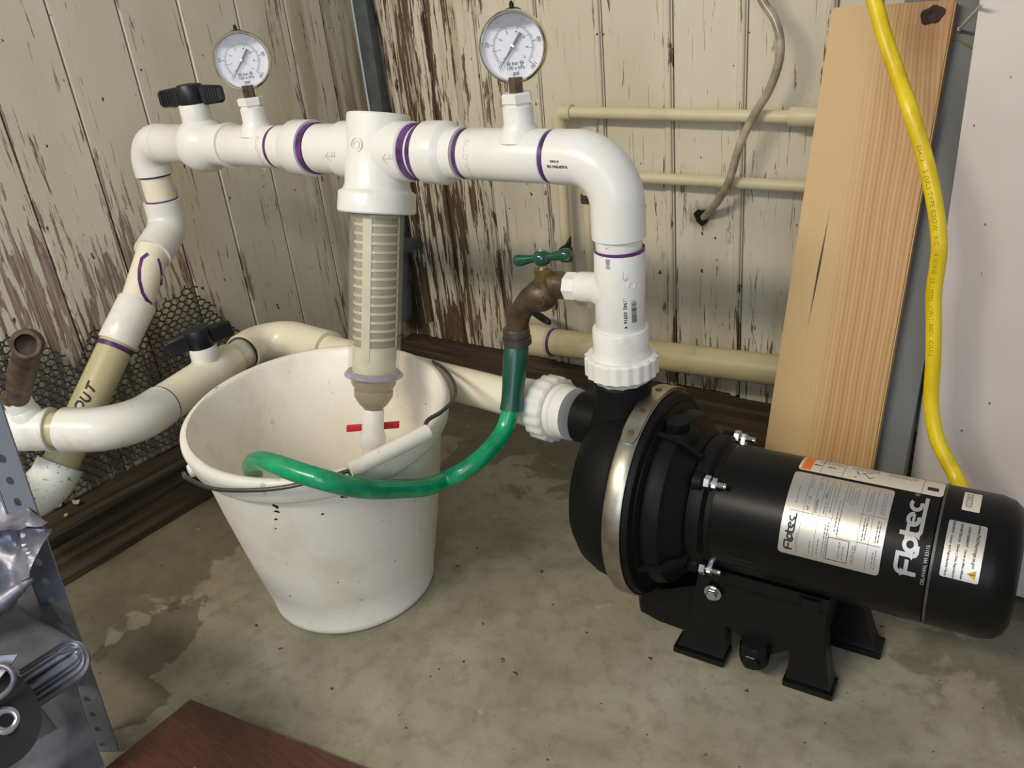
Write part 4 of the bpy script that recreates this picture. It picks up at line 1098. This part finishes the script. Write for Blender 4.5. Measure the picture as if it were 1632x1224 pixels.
    if vent:
        vt = obj('vent_plug', lathe(c - nz * .018 + uy * (r * .88), uy, [(0, 0), (0, .0105), (.0035, .0100), (.0055, .006), (.006, .0025), (.0095, .0028), (.0125, .001), (.013, 0)], 20, ), M['black_cord'], t_)
gauge(-.5755, 22, .0385, 'pressure gauge on the tee above the pump, right of the filter')
gauge(-1.049, 46, .0400, 'pressure gauge at the left, on the tee beside the black valve handle', vent=True)

# ---- spin-down filter
ft = R(15)
FD = Vector((0, -math.sin(ft), -math.cos(ft)))
FO = P_(-.808)
flt = thing('sediment_filter', FO, 'sediment filter with white tee head and clear screen tube hanging into the bucket', 'filter')
head = obj('head', lathe(FO, FD, [(-.046, 0), (-.046, .040), (-.044, .0415), (0, .0425), (.044, .043), (.050, .0455), (.053, .0505), (.055, .0515), (.078, .0525), (.080, .051), (.080, .040), (.076, .038)], 56), M['pvc'], flt)
for sg in (1, -1):
    obj('side_hub', lathe(P_(-.808), (sg, 0, 0), [(.0, 0), (.0, .0375), (.062, .0375), (.064, .0355), (.064, 0)], 48), M['pvc'], head)
# moulded marks
fr_n = Vector((0, -math.cos(ft), math.sin(ft)))
view = Vector((.08, -1, 0)).normalized(); an = (view - FD * view.dot(FD)).normalized()
obj('moulded_ring', lathe(FO + an * .0415 - FD * .005, an, [(0, .0095), (.0018, .0095), (.0018, .0078), (0, .0078)], 28), M['pvc_embossed'], head)
obj('moulded_ring', lathe(FO + an * .0415 - FD * .005, an, [(0, .0055), (.0018, .0055), (.0018, .0040), (0, .0040)], 28), M['pvc_embossed'], head)
for sx in (-.860, -.756):
    g = G()
    for pts in ([(.009, 0), (-.008, 0)], [(-.002, .006), (-.009, 0), (-.002, -.006)], [(.009, .0), (.009, .006)], [(.004, 0), (.004, .006)]): g.add(stroke(densify(pts, .003), .0012))
    fn = elt(sx, R(-2), .0378)
    obj('moulded_arrow', ([fn(v.x, v.y) for v in g.v], g.f), plain('soft_grey_emboss', (196, 190, 182), .4), head, smooth=0)
T0, T1 = .078, .306
obj('collar_seal', lathe(FO, FD, [(.077, .037), (.080, .0395), (.082, .0395), (.082, .037), (.077, .037)], 48), M['ink_grey'], flt)
obj('clear_tube', lathe(FO, FD, [(T0, .0370), (T1 - .006, .0365), (T1 - .006, .0350), (T0, .0355), (T0, .0370)], 56), M['clear'], flt)
obj('tube_rim', lathe(FO, FD, [(T1 - .009, .0368), (T1 - .005, .0405), (T1 - .003, .0413), (T1 - .001, .0405), (T1 + .001, .037), (T1 - .009, .0368)], 56), M['clear_rim'], flt)
# inner screen cartridge
scr = obj('screen', lathe(FO, FD, [(T0 - .02, 0), (T0 - .02, .0275), (T1 - .012, .0275), (T1 - .012, 0)], 48), M['screen_cloth'], flt)
obj('screen_frame', lathe(FO, FD, [(T1 - .045, .0270), (T1 - .045, .0300), (T1 - .008, .0300), (T1 - .008, .027), (T1 - .045, .0270)], 48), M['screen_frame'], scr)
FU = fr_n; FS = FD.cross(FU)
for k in range(17):
    s = T0 + .004 + k * .0118
    if s > T1 - .05: break
    obj('screen_ring', lathe(FO, FD, [(s, .027), (s, .0298), (s + .0034, .0298), (s + .0034, .027), (s, .027)], 40), M['screen_frame'], scr)
aim = math.atan2(0, 1)
cdir = Vector((0, 0, H)) - (FO + FD * .2); cdir = (cdir - FD * cdir.dot(FD)).normalized(); cside = FD.cross(cdir)
for off in (24, 144, 264):
    a = R(off); n_ = cdir * math.cos(a) - cside * -math.sin(a) * -1 if False else cdir * math.cos(a) + cside * math.sin(a); tg = FD.cross(n_)
    rot = Matrix((FD, tg, n_)).transposed()
    obj('screen_rib', box(FO + FD * ((T0 + T1 - .02) / 2) + n_ * .0290, (T1 - T0 - .03, .0125, .0030), .0008, rot), M['screen_frame'], scr)
obj('bottom_cup', lathe(FO, FD, [(T1, .0330), (T1 + .010, .0310), (T1 + .018, .0262), (T1 + .019, .0275), (T1 + .028, .0272), (T1 + .040, .0200), (T1 + .046, .0130), (T1 + .048, .0125), (T1 + .048, 0)], 48), M['murky'], flt)
vlv = obj('purge_valve', lathe(FO, FD, [(T1 + .047, 0), (T1 + .047, .0145), (T1 + .049, .0155), (T1 + .078, .0155), (T1 + .084, .0180), (T1 + .092, .0190), (T1 + .100, .0180), (T1 + .106, .0155), (T1 + .158, .0153), (T1 + .158, .012), (T1 + .120, .012), (T1 + .120, 0)], 40), M['pvc'], flt)
vlv['label'] = 'small white ball valve below the clear tube'
hc = FO + FD * (T1 + .080); back = -cdir
g = G(); g.add(cyl(hc, hc + back * .024, .007, seg=16))
hx = Vector((1, 0, 0)) * .80 + Vector((0, 1, 0)) * .55; hx.normalize()
rot = Matrix((hx, back - hx * back.dot(hx), FD)).transposed()
g.add(box(hc + back * .022, (.078, .0045, .0105), .0015, rot)); g.add(box(hc + back * .022 - FD * .006 , (.022, .006, .010), .002, rot))
obj('handle', g.out(), M['red'], vlv)['label'] = 'red lever handle'

# ------------------------------------------------------------------ intake pipework
ipw = thing('intake_pipework', (-.8, .84, .2), 'low white PVC intake line passing behind the bucket and out to the left', 'pipework')
ia = Vector((-.535, .799, .268)); ib = Vector((-1.09, .862, .240)); dI = (ib - ia).normalized()
obj('union', lathe(ia - dI * .004, dI, [(0, 0), (0, .0350), (.016, .0350), (.018, .037), (.060, .034), (.066, .0335), (.100, .0315), (.102, .028), (.102, 0)], 44), M['pvc'], ipw)
obj('union_nut', ribnut(ia + dI * .022, dI, .0445, .028, 18), M['pvc'], ipw)
obj('pipe', cyl(ia + dI * .05, ib, .0262, seg=44), M['pvc_cream'], ipw)
je = onz(258, 647, .250); jd = onz(356, 583, .246)
jc = je + (jd - je) * ((.869 - je.y) / (jd.y - je.y)); jc.z = .242
obj('elbow', tube(bend(ib + (ib - ia).normalized() * -.02, jc, jc.lerp(jd, .62), .050, 16), .0335, 44), M['pvc_cream'], ipw)
dV = (jd - jc).normalized()
obj('primer_ring', ringband(jc.lerp(jd, .62), jc.lerp(jd, .65), .0300), M['ink'], ipw)
obj('pipe', cyl(jc.lerp(jd, .3), jd, .0262), M['pvc_cream'], ipw)
j2 = Vector((-1.135, .500, .252)); j3 = Vector((-1.196, .435, .262)); j4 = Vector((-1.275, .378, .268))
obj('elbow', tube(bend(je, onz(196, 688, .255), onz(103, 684, .262), .075, 16), .0325, 44), M['pvc_dirty'], ipw)
obj('primer_ring', ringband(je + (jd - je).normalized() * .001, je + (jd - je).normalized() * .005, .0315), M['purple'], ipw)
pe = onz(103, 684, .262); pe2 = onz(84, 684, .264); pe3 = onz(-25, 688, .270)
obj('pipe', cyl(pe - (pe2 - pe) * .2, pe2 + (pe2 - pe) * .2, .0265), M['pvc_yellow'], ipw)
dT = (pe3 - pe2).normalized()
te = obj('tee', lathe(pe2, dT, [(0, .026), (0, .0315), (.0025, .0325), (.005, .0325), (.007, .0305), ((pe3 - pe2).length, .0305), ((pe3 - pe2).length, 0)], 44), M['pvc_dirty'], ipw)
tbase = onz(62, 676, .29)
tbase = pe2 + dT * .026
tup = Vector((-.06, -.12, 1)).normalized()
obj('tee_branch', lathe(tbase, tup, [(.01, 0), (.010, .0215), (.034, .0200), (.036, .0185), (.052, .0185), (.053, .016), (.053, 0)], 32), M['pvc'], te)
# lower valve
lv = thing('ball_valve', jd.lerp(je, .5) - Vector((0, 0, .04)), 'cream stained ball valve with black wing handle on the intake line left of the bucket', 'valve')
v0 = jd; v1 = je; Lv = (v1 - v0).length; dv = (v1 - v0).normalized()
obj('body', lathe(v0 - dv * .02, dv, [(0, 0), (0, .0315), (.012, .0315), (.030, .034), (.048, .036), (.066, .034), (.076, .0315), (Lv + .018, .0310), (Lv + .018, 0)], 44), M['pvc_cream'], lv)
vc = v0 + dv * .036
obj('stem', cyl(vc + Vector((0, 0, .02)), vc + Vector((0, 0, .052)), .0225, bev=.002), M['pvc'], lv)
wing_handle(vc + Vector((0, 0, .050)), Matrix.Rotation(R(62), 3, 'Z') @ Matrix.Rotation(R(-6), 3, 'Y'), 'handle', lv, 1.05)

# old spigot screwed upright in the intake tee
sb = tbase + tup * .050
os_ = thing('hose_bib', sb, 'dull brown brass spout standing open end up on the left intake tee', 'tap')
q0 = sb; q1 = sb + tup * .03; q2 = sb + tup * .062 + Vector((-.006, .006, 0)); q3 = onY(44, 548, sb.y - .012)
pth = smoothpath([q0, q0.lerp(q3, .35) + Vector((.002, 0, .004)), q0.lerp(q3, .7), q3 ], 8)
obj('spout', tube(pth, [.015 + .004 * math.sin(3.1 * i / len(pth)) - .001 for i in range(len(pth))], 24), M['old_bronze'], os_)
obj('collar', hexnut(sb + tup * .002, tup, .0205, .014), M['old_bronze'], os_)
mo = (Vector((0, 0, H)) - q3).normalized(); mo = (mo + Vector((-.1, -.2, .0))).normalized()
obj('mouth_ring', lathe(q3 - mo * .016, mo, [(0, 0), (0, .016), (.012, .0195), (.022, .0195), (.026, .0175), (.026, .0130), (.006, .0125), (.006, 0)], 32), M['old_bronze'], os_)

# ------------------------------------------------------------------ hose bib on the pump column
hb = thing('hose_bib', (-.60, .79, .36), 'bronze hose tap with green T-knob screwed into the white column', 'tap')
h0 = tb0 + tbd * .074
hp_ = smoothpath([h0, h0 + tbd * .022, Vector((-.560, .79, .434)), Vector((-.582, .79, .422)), Vector((-.598, .789, .400)), Vector((-.604, .788, .374))], 8)
n_ = len(hp_)
rad = []
for i in range(n_):
    q = i / (n_ - 1)
    rad.append(.0165 if q < .18 else (.0142 + .0065 * math.exp(-((q - .42) / .14) ** 2)))
body = obj('body', tube(hp_, rad, 28), M['bronze'], hb)
obj('inlet_collar', lathe(h0 - tbd * .003, tbd, [(0, 0), (0, .0150), (.002, .0165), (.014, .0165), (.017, .015), (.017, 0)], 28), M['bronze'], body)
st0 = Vector((-.556, .79, .440))
obj('bonnet_seat', lathe(st0, (0, 0, 1), [(0, 0), (0, .0165), (.010, .0140), (.014, .0135), (.014, 0)], 28), M['bronze'], hb)
obj('packing_nut', hexnut(st0 + Vector((0, 0, .012)), (0, 0, 1), .0120, .0170), M['brass'], hb)
obj('stem', cyl(st0 + Vector((0, 0, .028)), st0 + Vector((0, 0, .036)), .0065, seg=20), M['zinc'], hb)
kc = st0 + Vector((0, 0, .0415)); kd = (Vector((-.512, 0, 0)) - Vector((-.588, 0, 0))).normalized(); kd = Vector((.97, .05, .19)).normalized()
kg = G(); kg.add(lathe(kc - Vector((0, 0, .0105)), (0, 0, 1), [(0, 0), (.001, .006), (.004, .0095), (.0105, .0115), (.016, .0095), (.0195, .005), (.0205, 0)], 28))
for sg in (1, -1):
    kg.add(lathe(kc, kd * sg, [(0, 0), (.008, .0052), (.013, .0048), (.022, .0058), (.032, .0076), (.037, .0074), (.040, .005), (.0412, 0)], 20))
obj('knob', kg.out(), M['green_knob'], hb, smooth=60)
obj('knob_screw', lathe(kc + Vector((0, 0, .009)), (0, 0, 1), [(0, 0), (0, .005), (.002, .0035), (.0025, 0)], 14), M['zinc'], hb)
obj('outlet_collar', lathe((-.604, .788, .384), (-.03, -.02, -1), [(0, 0), (0, .0155), (.002, .0175), (.010, .0178), (.011, .0165), (.0125, .0165), (.0135, .0190), (.022, .0190), (.024, .0165), (.024, 0)], 32), M['grey_nut'], hb)
# foundry marks
obj('cast_mark', lathe(Vector((-.552, .7735, .432)), (0, -1, .1), [(0, .0075), (.0012, .0075), (.0012, .0060), (0, .0060)], 6), M['bronze'], body)

# ------------------------------------------------------------------ green hose
hs = thing('garden_hose', (-.63, .7, .22), 'short green garden hose from the tap draped over the bucket rim', 'hose')
d0 = Vector((-.605, .787, .362)); d1 = onY(815, 654, .752)
hl = smoothpath([d0, d0.lerp(d1, .3), d0.lerp(d1, .7), d1], 6)
obj('sleeve', tube(hl, [.0155 + .0012 * math.sin(i * .35) for i in range(len(hl))], 28), M['green_sleeve'], hs)
hpts = [d1 + (d0 - d1) * .05, onY(804, 684, .737), onY(787, 709, .714), onY(764, 732, .684), onY(738, 751, .664), onz(708, 766, .222), onz(678, 776, .232), onz(640, 779, .250), onz(600, 780, .274), onz(560, 776, .297), onz(520, 766, .318), onz(480, 754, .325), onz(445, 742, .326), onz(418, 735, .318), onz(403, 739, .298), onz(404, 758, .266)]
hh = smoothpath(hpts, 8)
obj('hose', tube(hh, .0118, 28), M['green_hose'], hs, smooth=60)

# ------------------------------------------------------------------ bucket
BC = Vector((-.832, .628, 0))
vdir = Vector((.80, -.60, 0)).normalized(); sdir = Vector((.60, .80, 0)).normalized()
bk = thing('bucket', BC, 'scuffed white plastic bucket standing on the concrete below the filter', 'bucket')
BH = .300
def brow(z, r, stretch): return [BC + vdir * (r * stretch * math.cos(t)) + sdir * (r * math.sin(t)) + Vector((0, 0, z)) for t in [2 * PI * k / 96 for k in range(96)]]
def bucket_shell():
    rows = []
    st = lambda z: 1.0 + .13 * (z / BH) ** 1.5
    outer = [(.003, .112), (.001, .116), (.004, .1185), (.012, .1195), (.0135, .1186), (.06, .1290), (.12, .1405), (.18, .151), (.24, .160), (.262, .1630)]
    lipo = [(.264, .171), (.268, .1735), (.280, .1765), (.290, .1785), (.297, .1775), (.3005, .1735), (.3005, .1690), (.296, .1655)]
    inner = [(.24, .1560), (.18, .147), (.12, .1365), (.06, .1245), (.016, .1145), (.008, .108)]
    prof = outer + lipo + inner
    V = []; F = []
    for z, r in prof: V += brow(z, r, st(z))
    n = 96
    for i in range(len(prof) - 1):
        for k in range(n): F.append((i * n + k, i * n + (k + 1) % n, (i + 1) * n + (k + 1) % n, (i + 1) * n + k))
    V.append(BC + Vector((0, 0, .003))); c = len(V) - 1
    for k in range(n): F.append((c, (k + 1) % n, k))
    V.append(BC + Vector((0, 0, .008))); c = len(V) - 1; b0 = (len(prof) - 1) * n
    for k in range(n): F.append((c, b0 + k, b0 + (k + 1) % n))
    return V, F
obj('shell', bucket_shell(), M['bucket'], bk, smooth=50)
def rimpt(a_deg, extra, z): 
    a = R(a_deg); return BC + vdir * ((.1785 + extra) * 1.13 * math.cos(a)) + sdir * ((.1785 + extra) * math.sin(a)) + Vector((0, 0, z))
for a_ in (-73, 108):
    p = rimpt(a_, -.002, .272); nrm = (p - BC); nrm.z = 0; nrm.normalize()
    obj('ear', lathe(p, nrm, [(-.003, 0), (-.003, .009), (.001, .0085), (.002, .007), (.002, 0)], 20), M['bucket'], bk)
bail = [rimpt(-73, .006, .272), rimpt(-66, .008, .278), rimpt(-50, .008, .286), rimpt(-38, .007, .291), rimpt(-22, .007, .297), rimpt(-10, .008, .302)]
bail2 = [onz(556, 750, .308), onz(600, 729, .309), onz(645, 707, .311), onz(676, 691, .313), onz(683, 686, .315), onz(678, 678, .317), onz(684, 668, .318), onz(704, 656, .318), onz(721, 639, .316), onz(726, 622, .314), onz(719, 602, .308), onz(704, 585, .296), onz(689, 576, .277)]
ba = obj('bail', tube(smoothpath(bail + bail2, 8), .0026, 12), M['wire'], bk); ba['label'] = 'grey steel wire handle'
gp = smoothpath([onz(556, 750, .308), onz(600, 729, .309), onz(645, 707, .311), onz(682, 688, .313)], 6)
gr = obj('grip', tube(gp, .0095, 20), M['grip'], ba)
obj('grip_seam', tube([p + Vector((0, 0, -.0085)) + (p - BC).normalized() * .0065 for p in gp], .0018, 8), M['wire'], gr)
def bspot(x, y, r, rot=0, asp=1.0):
    """paint spatter on the bucket side: thin disc set in the wall"""
    o_ = Vector((0, 0, H)); d_ = Vector(ray(x, y))
    best = None
    for k in range(400):
        t = .7 + k * .0015; p = o_ + d_ * t
        z = p.z
        if not 0 < z < .262: continue
        rr = .1185 + (.1630 - .1185) * min(1, max(0, (z - .016) / .246)) ** .9
        q = p - BC; a = q.dot(vdir) / (1.0 + .13 * (z / BH) ** 1.5); b = q.dot(sdir)
        if a * a + b * b < rr * rr: best = p; break
    if best is None: return None
    n_ = Vector((best.x - BC.x, best.y - BC.y, -.04)).normalized()
    return lathe(best - n_ * .0006, n_, [(0, 0), (0, r), (.0022, r * .85), (.0024, 0)], 9, rf=lambda t, s: 1 + .4 * math.sin(2 * t + rot) + .25 * math.sin(3 * t + rot * 2))
g = G()
for x, y, r, ro in ((440, 806, .0035, 0), (442, 814, .0028, 1), (441, 826, .0026, 2), (549, 790, .0036, 1), (440, 841, .0014, 0), (514, 818, .0018, 2), (524, 938, .0022, 1), (521, 942, .0018, 0), (643, 863, .0013, 2), (463, 949, .0013, 1), (539, 927, .0012, 1)):
    s_ = bspot(x, y, r, ro)
    if s_: g.add(s_)
o_ = obj('paint_spatter', g.out(), M['ink'], bk); o_['kind'] = 'stuff'

# ------------------------------------------------------------------ plastic netting on the left wall
def netting():
    X0 = WX + .012
    top = [(.42, .40), (.50, .345), (.56, .300), (.575, .262), (.60, .275), (.63, .315), (.655, .285), (.68, .225), (.71, .290), (.77, .305), (.835, .325), (.86, .275), (.90, .215), (.945, .165)]
    def lim(y):
        for (a, za), (b, zb_) in zip(top, top[1:]):
            if a <= y <= b: return za + (zb_ - za) * (y - a) / (b - a)
        return -1
    g = G(); c = .0088; hgt = c * 1.0
    def P3(y, z): return Vector((X0 + .010 * noise.noise(Vector((y * 7, z * 7, 0))) + .012, y + .004 * noise.noise(Vector((y * 20, z * 20, 5))), z + .004 * noise.noise(Vector((y * 20, z * 20, 9)))))
    def seg(a, b):
        g.add(tube([a, a.lerp(b, .5), b], [.0021, .0015, .0021], 5, cap=False))
    row = 0; z = .045
    while z < .42:
        y = .42 + (c * .95 if row % 2 else 0)
        while y < .95:
            if z < lim(y):
                p = P3(y, z)
                seg(p, P3(y + c * .95, z + hgt * .45)) ; seg(P3(y + c * .95, z + hgt * .45), P3(y + c * 1.9, z))
                seg(P3(y + c * .95, z + hgt * .45), P3(y + c * .95, z + hgt * 1.1))
            y += c * 1.9
        z += hgt * 1.1 + 0.0; row += 1
    return g.out()
nt = tag(obj('plastic_netting', netting(), M['mesh'], smooth=60), 'torn dark green hexagonal plastic netting against the lower left planks', 'netting')
g = G(); rn = random.Random(9)
# loose chips of paint on the sill
for (x, y, z, r, lb) in ((92, 806, .034, .010, 'cream paint chip on the dark sill, the nearer to the shelf post'), (122, 802, .034, .008, 'pale paint chip on the dark sill, the farther from the shelf post'), (106, 822, .034, .0035, 'tiny pale crumb below the two paint chips')):
    c = onz(x, y, z); n = 7
    pl = [c + Vector((r * (1 + .4 * rn.uniform(-1, 1)) * math.cos(2 * PI * k / n), r * (1 + .4 * rn.uniform(-1, 1)) * math.sin(2 * PI * k / n), rn.uniform(0, .003))) for k in range(n)]
    tag(obj('paint_chip', prism(pl, (0.001, 0, .003)), M['chip'], smooth=0), lb, 'paint chip')
cp = [onz(1180, 668, .03), onz(1205, 662, .03), onz(1222, 672, .03), onz(1224, 690, .03), onz(1190, 690, .03)]

# ------------------------------------------------------------------ shelf post (slotted angle) and tarps
su = thing('shelf_upright', (-.872, .236, 0), 'blue-grey slotted steel shelf upright at the lower left', 'shelf post')
fa = onz(149, 1200, 0); fb = onz(190, 1200, 0); fa.z = fb.z = 0
fdir = (fb - fa).normalized(); fn_ = Vector((fdir.y, -fdir.x, 0))
Wd = .031
PUP = (at(33, 700, .80) - onz(193, 1178, 0)); PUP = PUP / PUP.z
def slotted(o, ux, Wd, z1, name, holes=True):
    """steel strip with real through holes: rows of cells, each hole an octagon cut in its cell"""
    nrm = Vector((ux.y, -ux.x, 0)); V = []; F = []; th = .002
    z = .003; pitch = .0254
    def quad(pts): 
        k = len(V); V.extend(pts); F.append(tuple(range(k, k + len(pts))))
    def p(u, zz, t=0): return o + ux * u + PUP * zz - nrm * t
    while z < z1:
        za, zb2 = z, z + pitch; cu, cz, rx, rz = Wd * .45, z + pitch / 2, .0042, .0055
        outer = [(0, za), (cu, za), (Wd, za), (Wd, cz), (Wd, zb2), (cu, zb2), (0, zb2), (0, cz)]
        angs = [225, 270, 315, 0, 45, 90, 135, 180]
        inner = [(cu + rx * math.cos(R(a)), cz + rz * math.sin(R(a))) for a in angs]
        for t in (0, th):
            for k in range(8):
                k2 = (k + 1) % 8; quad([p(*outer[k], t), p(*outer[k2], t), p(*inner[k2], t), p(*inner[k], t)])
        for k in range(8):
            k2 = (k + 1) % 8; quad([p(*inner[k], 0), p(*inner[k2], 0), p(*inner[k2], th), p(*inner[k], th)])
        quad([p(0, za, 0), p(0, zb2, 0), p(0, zb2, th), p(0, za, th)]); quad([p(Wd, za, 0), p(Wd, zb2, 0), p(Wd, zb2, th), p(Wd, za, th)])
        z = zb2
    return V, F
o1 = fb - fdir * Wd
obj('front_flange', slotted(o1, fdir, Wd, .62, 'a'), M['bluegrey'], su, smooth=0)
side = Vector((fdir.y, -fdir.x, 0)) * -1
obj('side_flange', slotted(o1 - fdir * .001, (side * .55 - fdir * .8).normalized() if False else side, Wd, .62, 'b'), M['bluegrey'], su, smooth=0)

def sheet(fn, nu, nv, th=.0012, amp=0, fr=20, seed=0):
    """displaced grid with thickness, fn(u,v)->point"""
    P = [[fn(i / nu, j / nv) for j in range(nv + 1)] for i in range(nu + 1)]
    V = []; F = []
    N = []
    for i in range(nu + 1):
        for j in range(nv + 1):
            du = P[min(i + 1, nu)][j] - P[max(i - 1, 0)][j]; dv_ = P[i][min(j + 1, nv)] - P[i][max(j - 1, 0)]
            n_ = du.cross(dv_); n_ = n_.normalized() if n_.length > 1e-9 else Vector((0, 0, 1))
            q = P[i][j]
            dsp = amp * (abs(noise.noise(q * fr + Vector((seed, 0, 0)))) * 2 - .5 + .4 * noise.noise(q * fr * 2.7 + Vector((0, seed, 0))))
            V.append(q + n_ * dsp); N.append(n_)
    k = len(V); V += [v - n_ * th for v, n_ in zip(V, N)]
    w_ = nv + 1
    for i in range(nu):
        for j in range(nv):
            a = i * w_ + j; F.append((a, a + 1, a + w_ + 1, a + w_)); F.append((k + a, k + a + w_, k + a + w_ + 1, k + a + 1))
    bd = [i * w_ for i in range(nu + 1)] + [nu * w_ + j for j in range(1, w_)] + [i * w_ + nv for i in range(nu - 1, -1, -1)] + [j for j in range(nv - 1, 0, -1)]
    for q in range(len(bd)): a, b = bd[q], bd[(q + 1) % len(bd)]; F.append((a, b, k + b, k + a))
    return V, F
def quadfn(A, B, C, D):  # A-B at v=0, D-C at v=1
    A, B, C, D = map(Vector, (A, B, C, D))
    return lambda u, v: (A.lerp(B, u)).lerp(D.lerp(C, u), v)
# crumpled silver tarp on top
tg1 = thing('folded_tarp', at(20, 880, .86), 'crumpled shiny silver tarp, uppermost on the shelf by the upright', 'tarp', )
obj('upper_fold', sheet(quadfn(at(-90, 745, .90), at(8, 788, .845), at(82, 838, .80), at(-60, 868, .80)), 26, 20, .001, .011, 26, 1), M['tarp_silver'], tg1, smooth=22)
obj('lower_fold', sheet(quadfn(at(-90, 845, .84), at(76, 842, .808), at(52, 920, .80), at(-90, 985, .80)), 30, 24, .001, .011, 26, 4), M['tarp_silver'], tg1, smooth=22)
obj('edge_roll', tube(smoothpath([at(-60, 1000, .795), at(0, 962, .795), at(28, 940, .796), at(52, 922, .80)], 6), [.011, .012, .011, .010, .012, .010, .009, .010, .009, .008, .007, .007, .006, .006, .005, .004, .004, .003, .002][:19], 14), M['tarp_silver'], tg1)
# big folded grey tarp with layered end
tg2 = thing('folded_tarp', at(60, 1050, .86), 'folded matt grey tarp with layered silver edges, bulging past the shelf upright', 'tarp')
fc_ = at(132, 1046, .800)
ed0, ed1 = at(66, 1112, .775), at(139, 1038, .800)
def fold(r_in, name, matl, lo, hi, shift):
    """one wrap of the fold: a U shaped section swept back to the left"""
    ax = at(-200, 905, .93) - at(66, 1060, .79)
    a = at(30 , 1068, .775); b = at(134, 1040, .800); c2 = at(62, 1128, .765)
    up_ = (at(100, 1000, .79) - at(100, 1100, .775)).normalized()
    m_ = (a + c2) / 2 
    run = (b - m_)
    prof = []
    hw = (a - c2).length / 2 * r_in; e2 = (a - c2).normalized()
    L = run.length * (1 - .10 * (1 - r_in)) - hw * .7
    rd_ = run.normalized()
    for k in range(6): prof.append(m_ + e2 * hw + rd_ * L * k / 5)
    for k in range(1, 12): t = PI * k / 12; prof.append(m_ + rd_ * (L + hw * .9 * math.sin(t)) + e2 * hw * math.cos(t))
    for k in range(6): prof.append(m_ - e2 * hw + rd_ * L * (5 - k) / 5)
    def fn(u, v):
        i = u * (len(prof) - 1); k = min(int(i), len(prof) - 2)
        return prof[k].lerp(prof[k + 1], i - k) + ax * (v + shift)
    return obj(name, sheet(fn, 44, 24, .0022, .0008, 18, r_in * 10), matl, tg2, smooth=60)
fold(1.0, 'outer_layer', M['tarp_grey'], 0, 1, 0)
for k, rr in enumerate((.80, .55, .30)): fold(rr, 'inner_layer', M['tarp_edge'], 0, 1, .010 + .004 * (k % 2))
obj('top_sheet', sheet(quadfn(at(-120, 930, .93), at(52, 925, .93), at(133, 1034, .803), at(-60, 1085, .765)), 40, 30, .0015, .004, 14, 6), M['tarp_grey'], tg2, smooth=60)
# small rolled edge plus black patch with grommet
tg3 = thing('tarp_corner', at(20, 1140, .78), 'black tarp corner with a metal grommet at the bottom left', 'tarp')
bp = at(-20, 1145, .735)
pts_ = []
for k in range(15):
    t = R(-80 + 160 * k / 14); pts_.append(at(-45 + 112 * math.cos(t), 1145 + 92 * math.sin(t) * -1, .735 + .01 * math.sin(t)))
pts_ += [at(-60, 1050, .745), at(-60, 1235, .725)]
obj('patch', prism(pts_, (at(0, 1140, .737) - at(0, 1140, .735))), M['tarp_black'], tg3, smooth=0)
gc = at(10, 1148, .731); gn = (Vector((0, 0, H)) - gc).normalized()
obj('grommet', lathe(gc, gn, [(0, .0055), (.001, .0062), (.0024, .0085), (.0012, .0112), (0, .0120), (-.001, .0055), (0, .0055)], 32), M['zinc'], tg3, smooth=60)
obj('grommet_hole', lathe(gc - gn * .0005, gn, [(0, 0), (0, .0058), (.0006, .0055), (.0006, 0)], 24), M['dark_inside'], tg3)
obj('rolled_edge', tube(smoothpath([at(-20, 1125, .73), at(14, 1100, .728), at(22, 1078, .728), at(8, 1062, .73), at(-30, 1062, .732)], 7), .0026, 12), M['tarp_silver'], tg3)
obj('silver_flap', sheet(quadfn(at(-40, 1045, .74), at(24, 1044, .735), at(2, 1082, .733), at(-40, 1090, .735)), 14, 10, .001, .003, 40, 2), M['tarp_silver'], tg3, smooth=60)
tg4 = thing('folded_tarp', at(60, 1200, .88), 'dull grey tarp heap lying lowest behind the black grommet corner', 'tarp')
obj('draped_sheet', sheet(quadfn(at(-60, 1090, .86), at(118, 1088, .87), at(165, 1215, .93), at(-20, 1290, .86)), 30, 30, .0015, .010, 11, 8), M['tarp_grey'], tg4, smooth=60)
obj('flap', sheet(quadfn(at(35, 1100, .79), at(66, 1125, .79), at(92, 1160, .80), at(38, 1192, .80)), 14, 12, .001, .002, 20, 3), M['tarp_grey'], tg4, smooth=60)
obj('lower_fold', sheet(quadfn(at(90, 1165, .90), at(128, 1150, .92), at(172, 1235, .93), at(60, 1260, .90)), 20, 20, .001, .006, 16, 5), M['tarp_silver'], tg4, smooth=60)

# ------------------------------------------------------------------ red-brown board in the foreground
c0 = onz(303, 1113, .020); c1 = onz(165, 1224, .020); c2_ = onz(588, 1226, .020)
d1_ = (c1 - c0).normalized(); d2_ = (c2_ - c0).normalized()
pl = [c0, c0 + d1_ * .28, c0 + d1_ * .28 + d2_ * .62, c0 + d2_ * .62]
pl = [Vector((p.x, p.y, .0012)) for p in pl]
bm = bmesh.new(); vs = [bm.verts.new(p) for p in prism(pl, (0, 0, .0185))[0]]
for f in prism(pl, (0, 0, .0185))[1]: bm.faces.new([vs[i] for i in f])
bmesh.ops.recalc_face_normals(bm, faces=bm.faces[:]); bmesh.ops.bevel(bm, geom=bm.edges[:], offset=.0012, segments=2, affect='EDGES')
tag(obj('veneer_board', bm, M['redwood']), 'reddish-brown scratched board lying on the floor in the foreground', 'board')
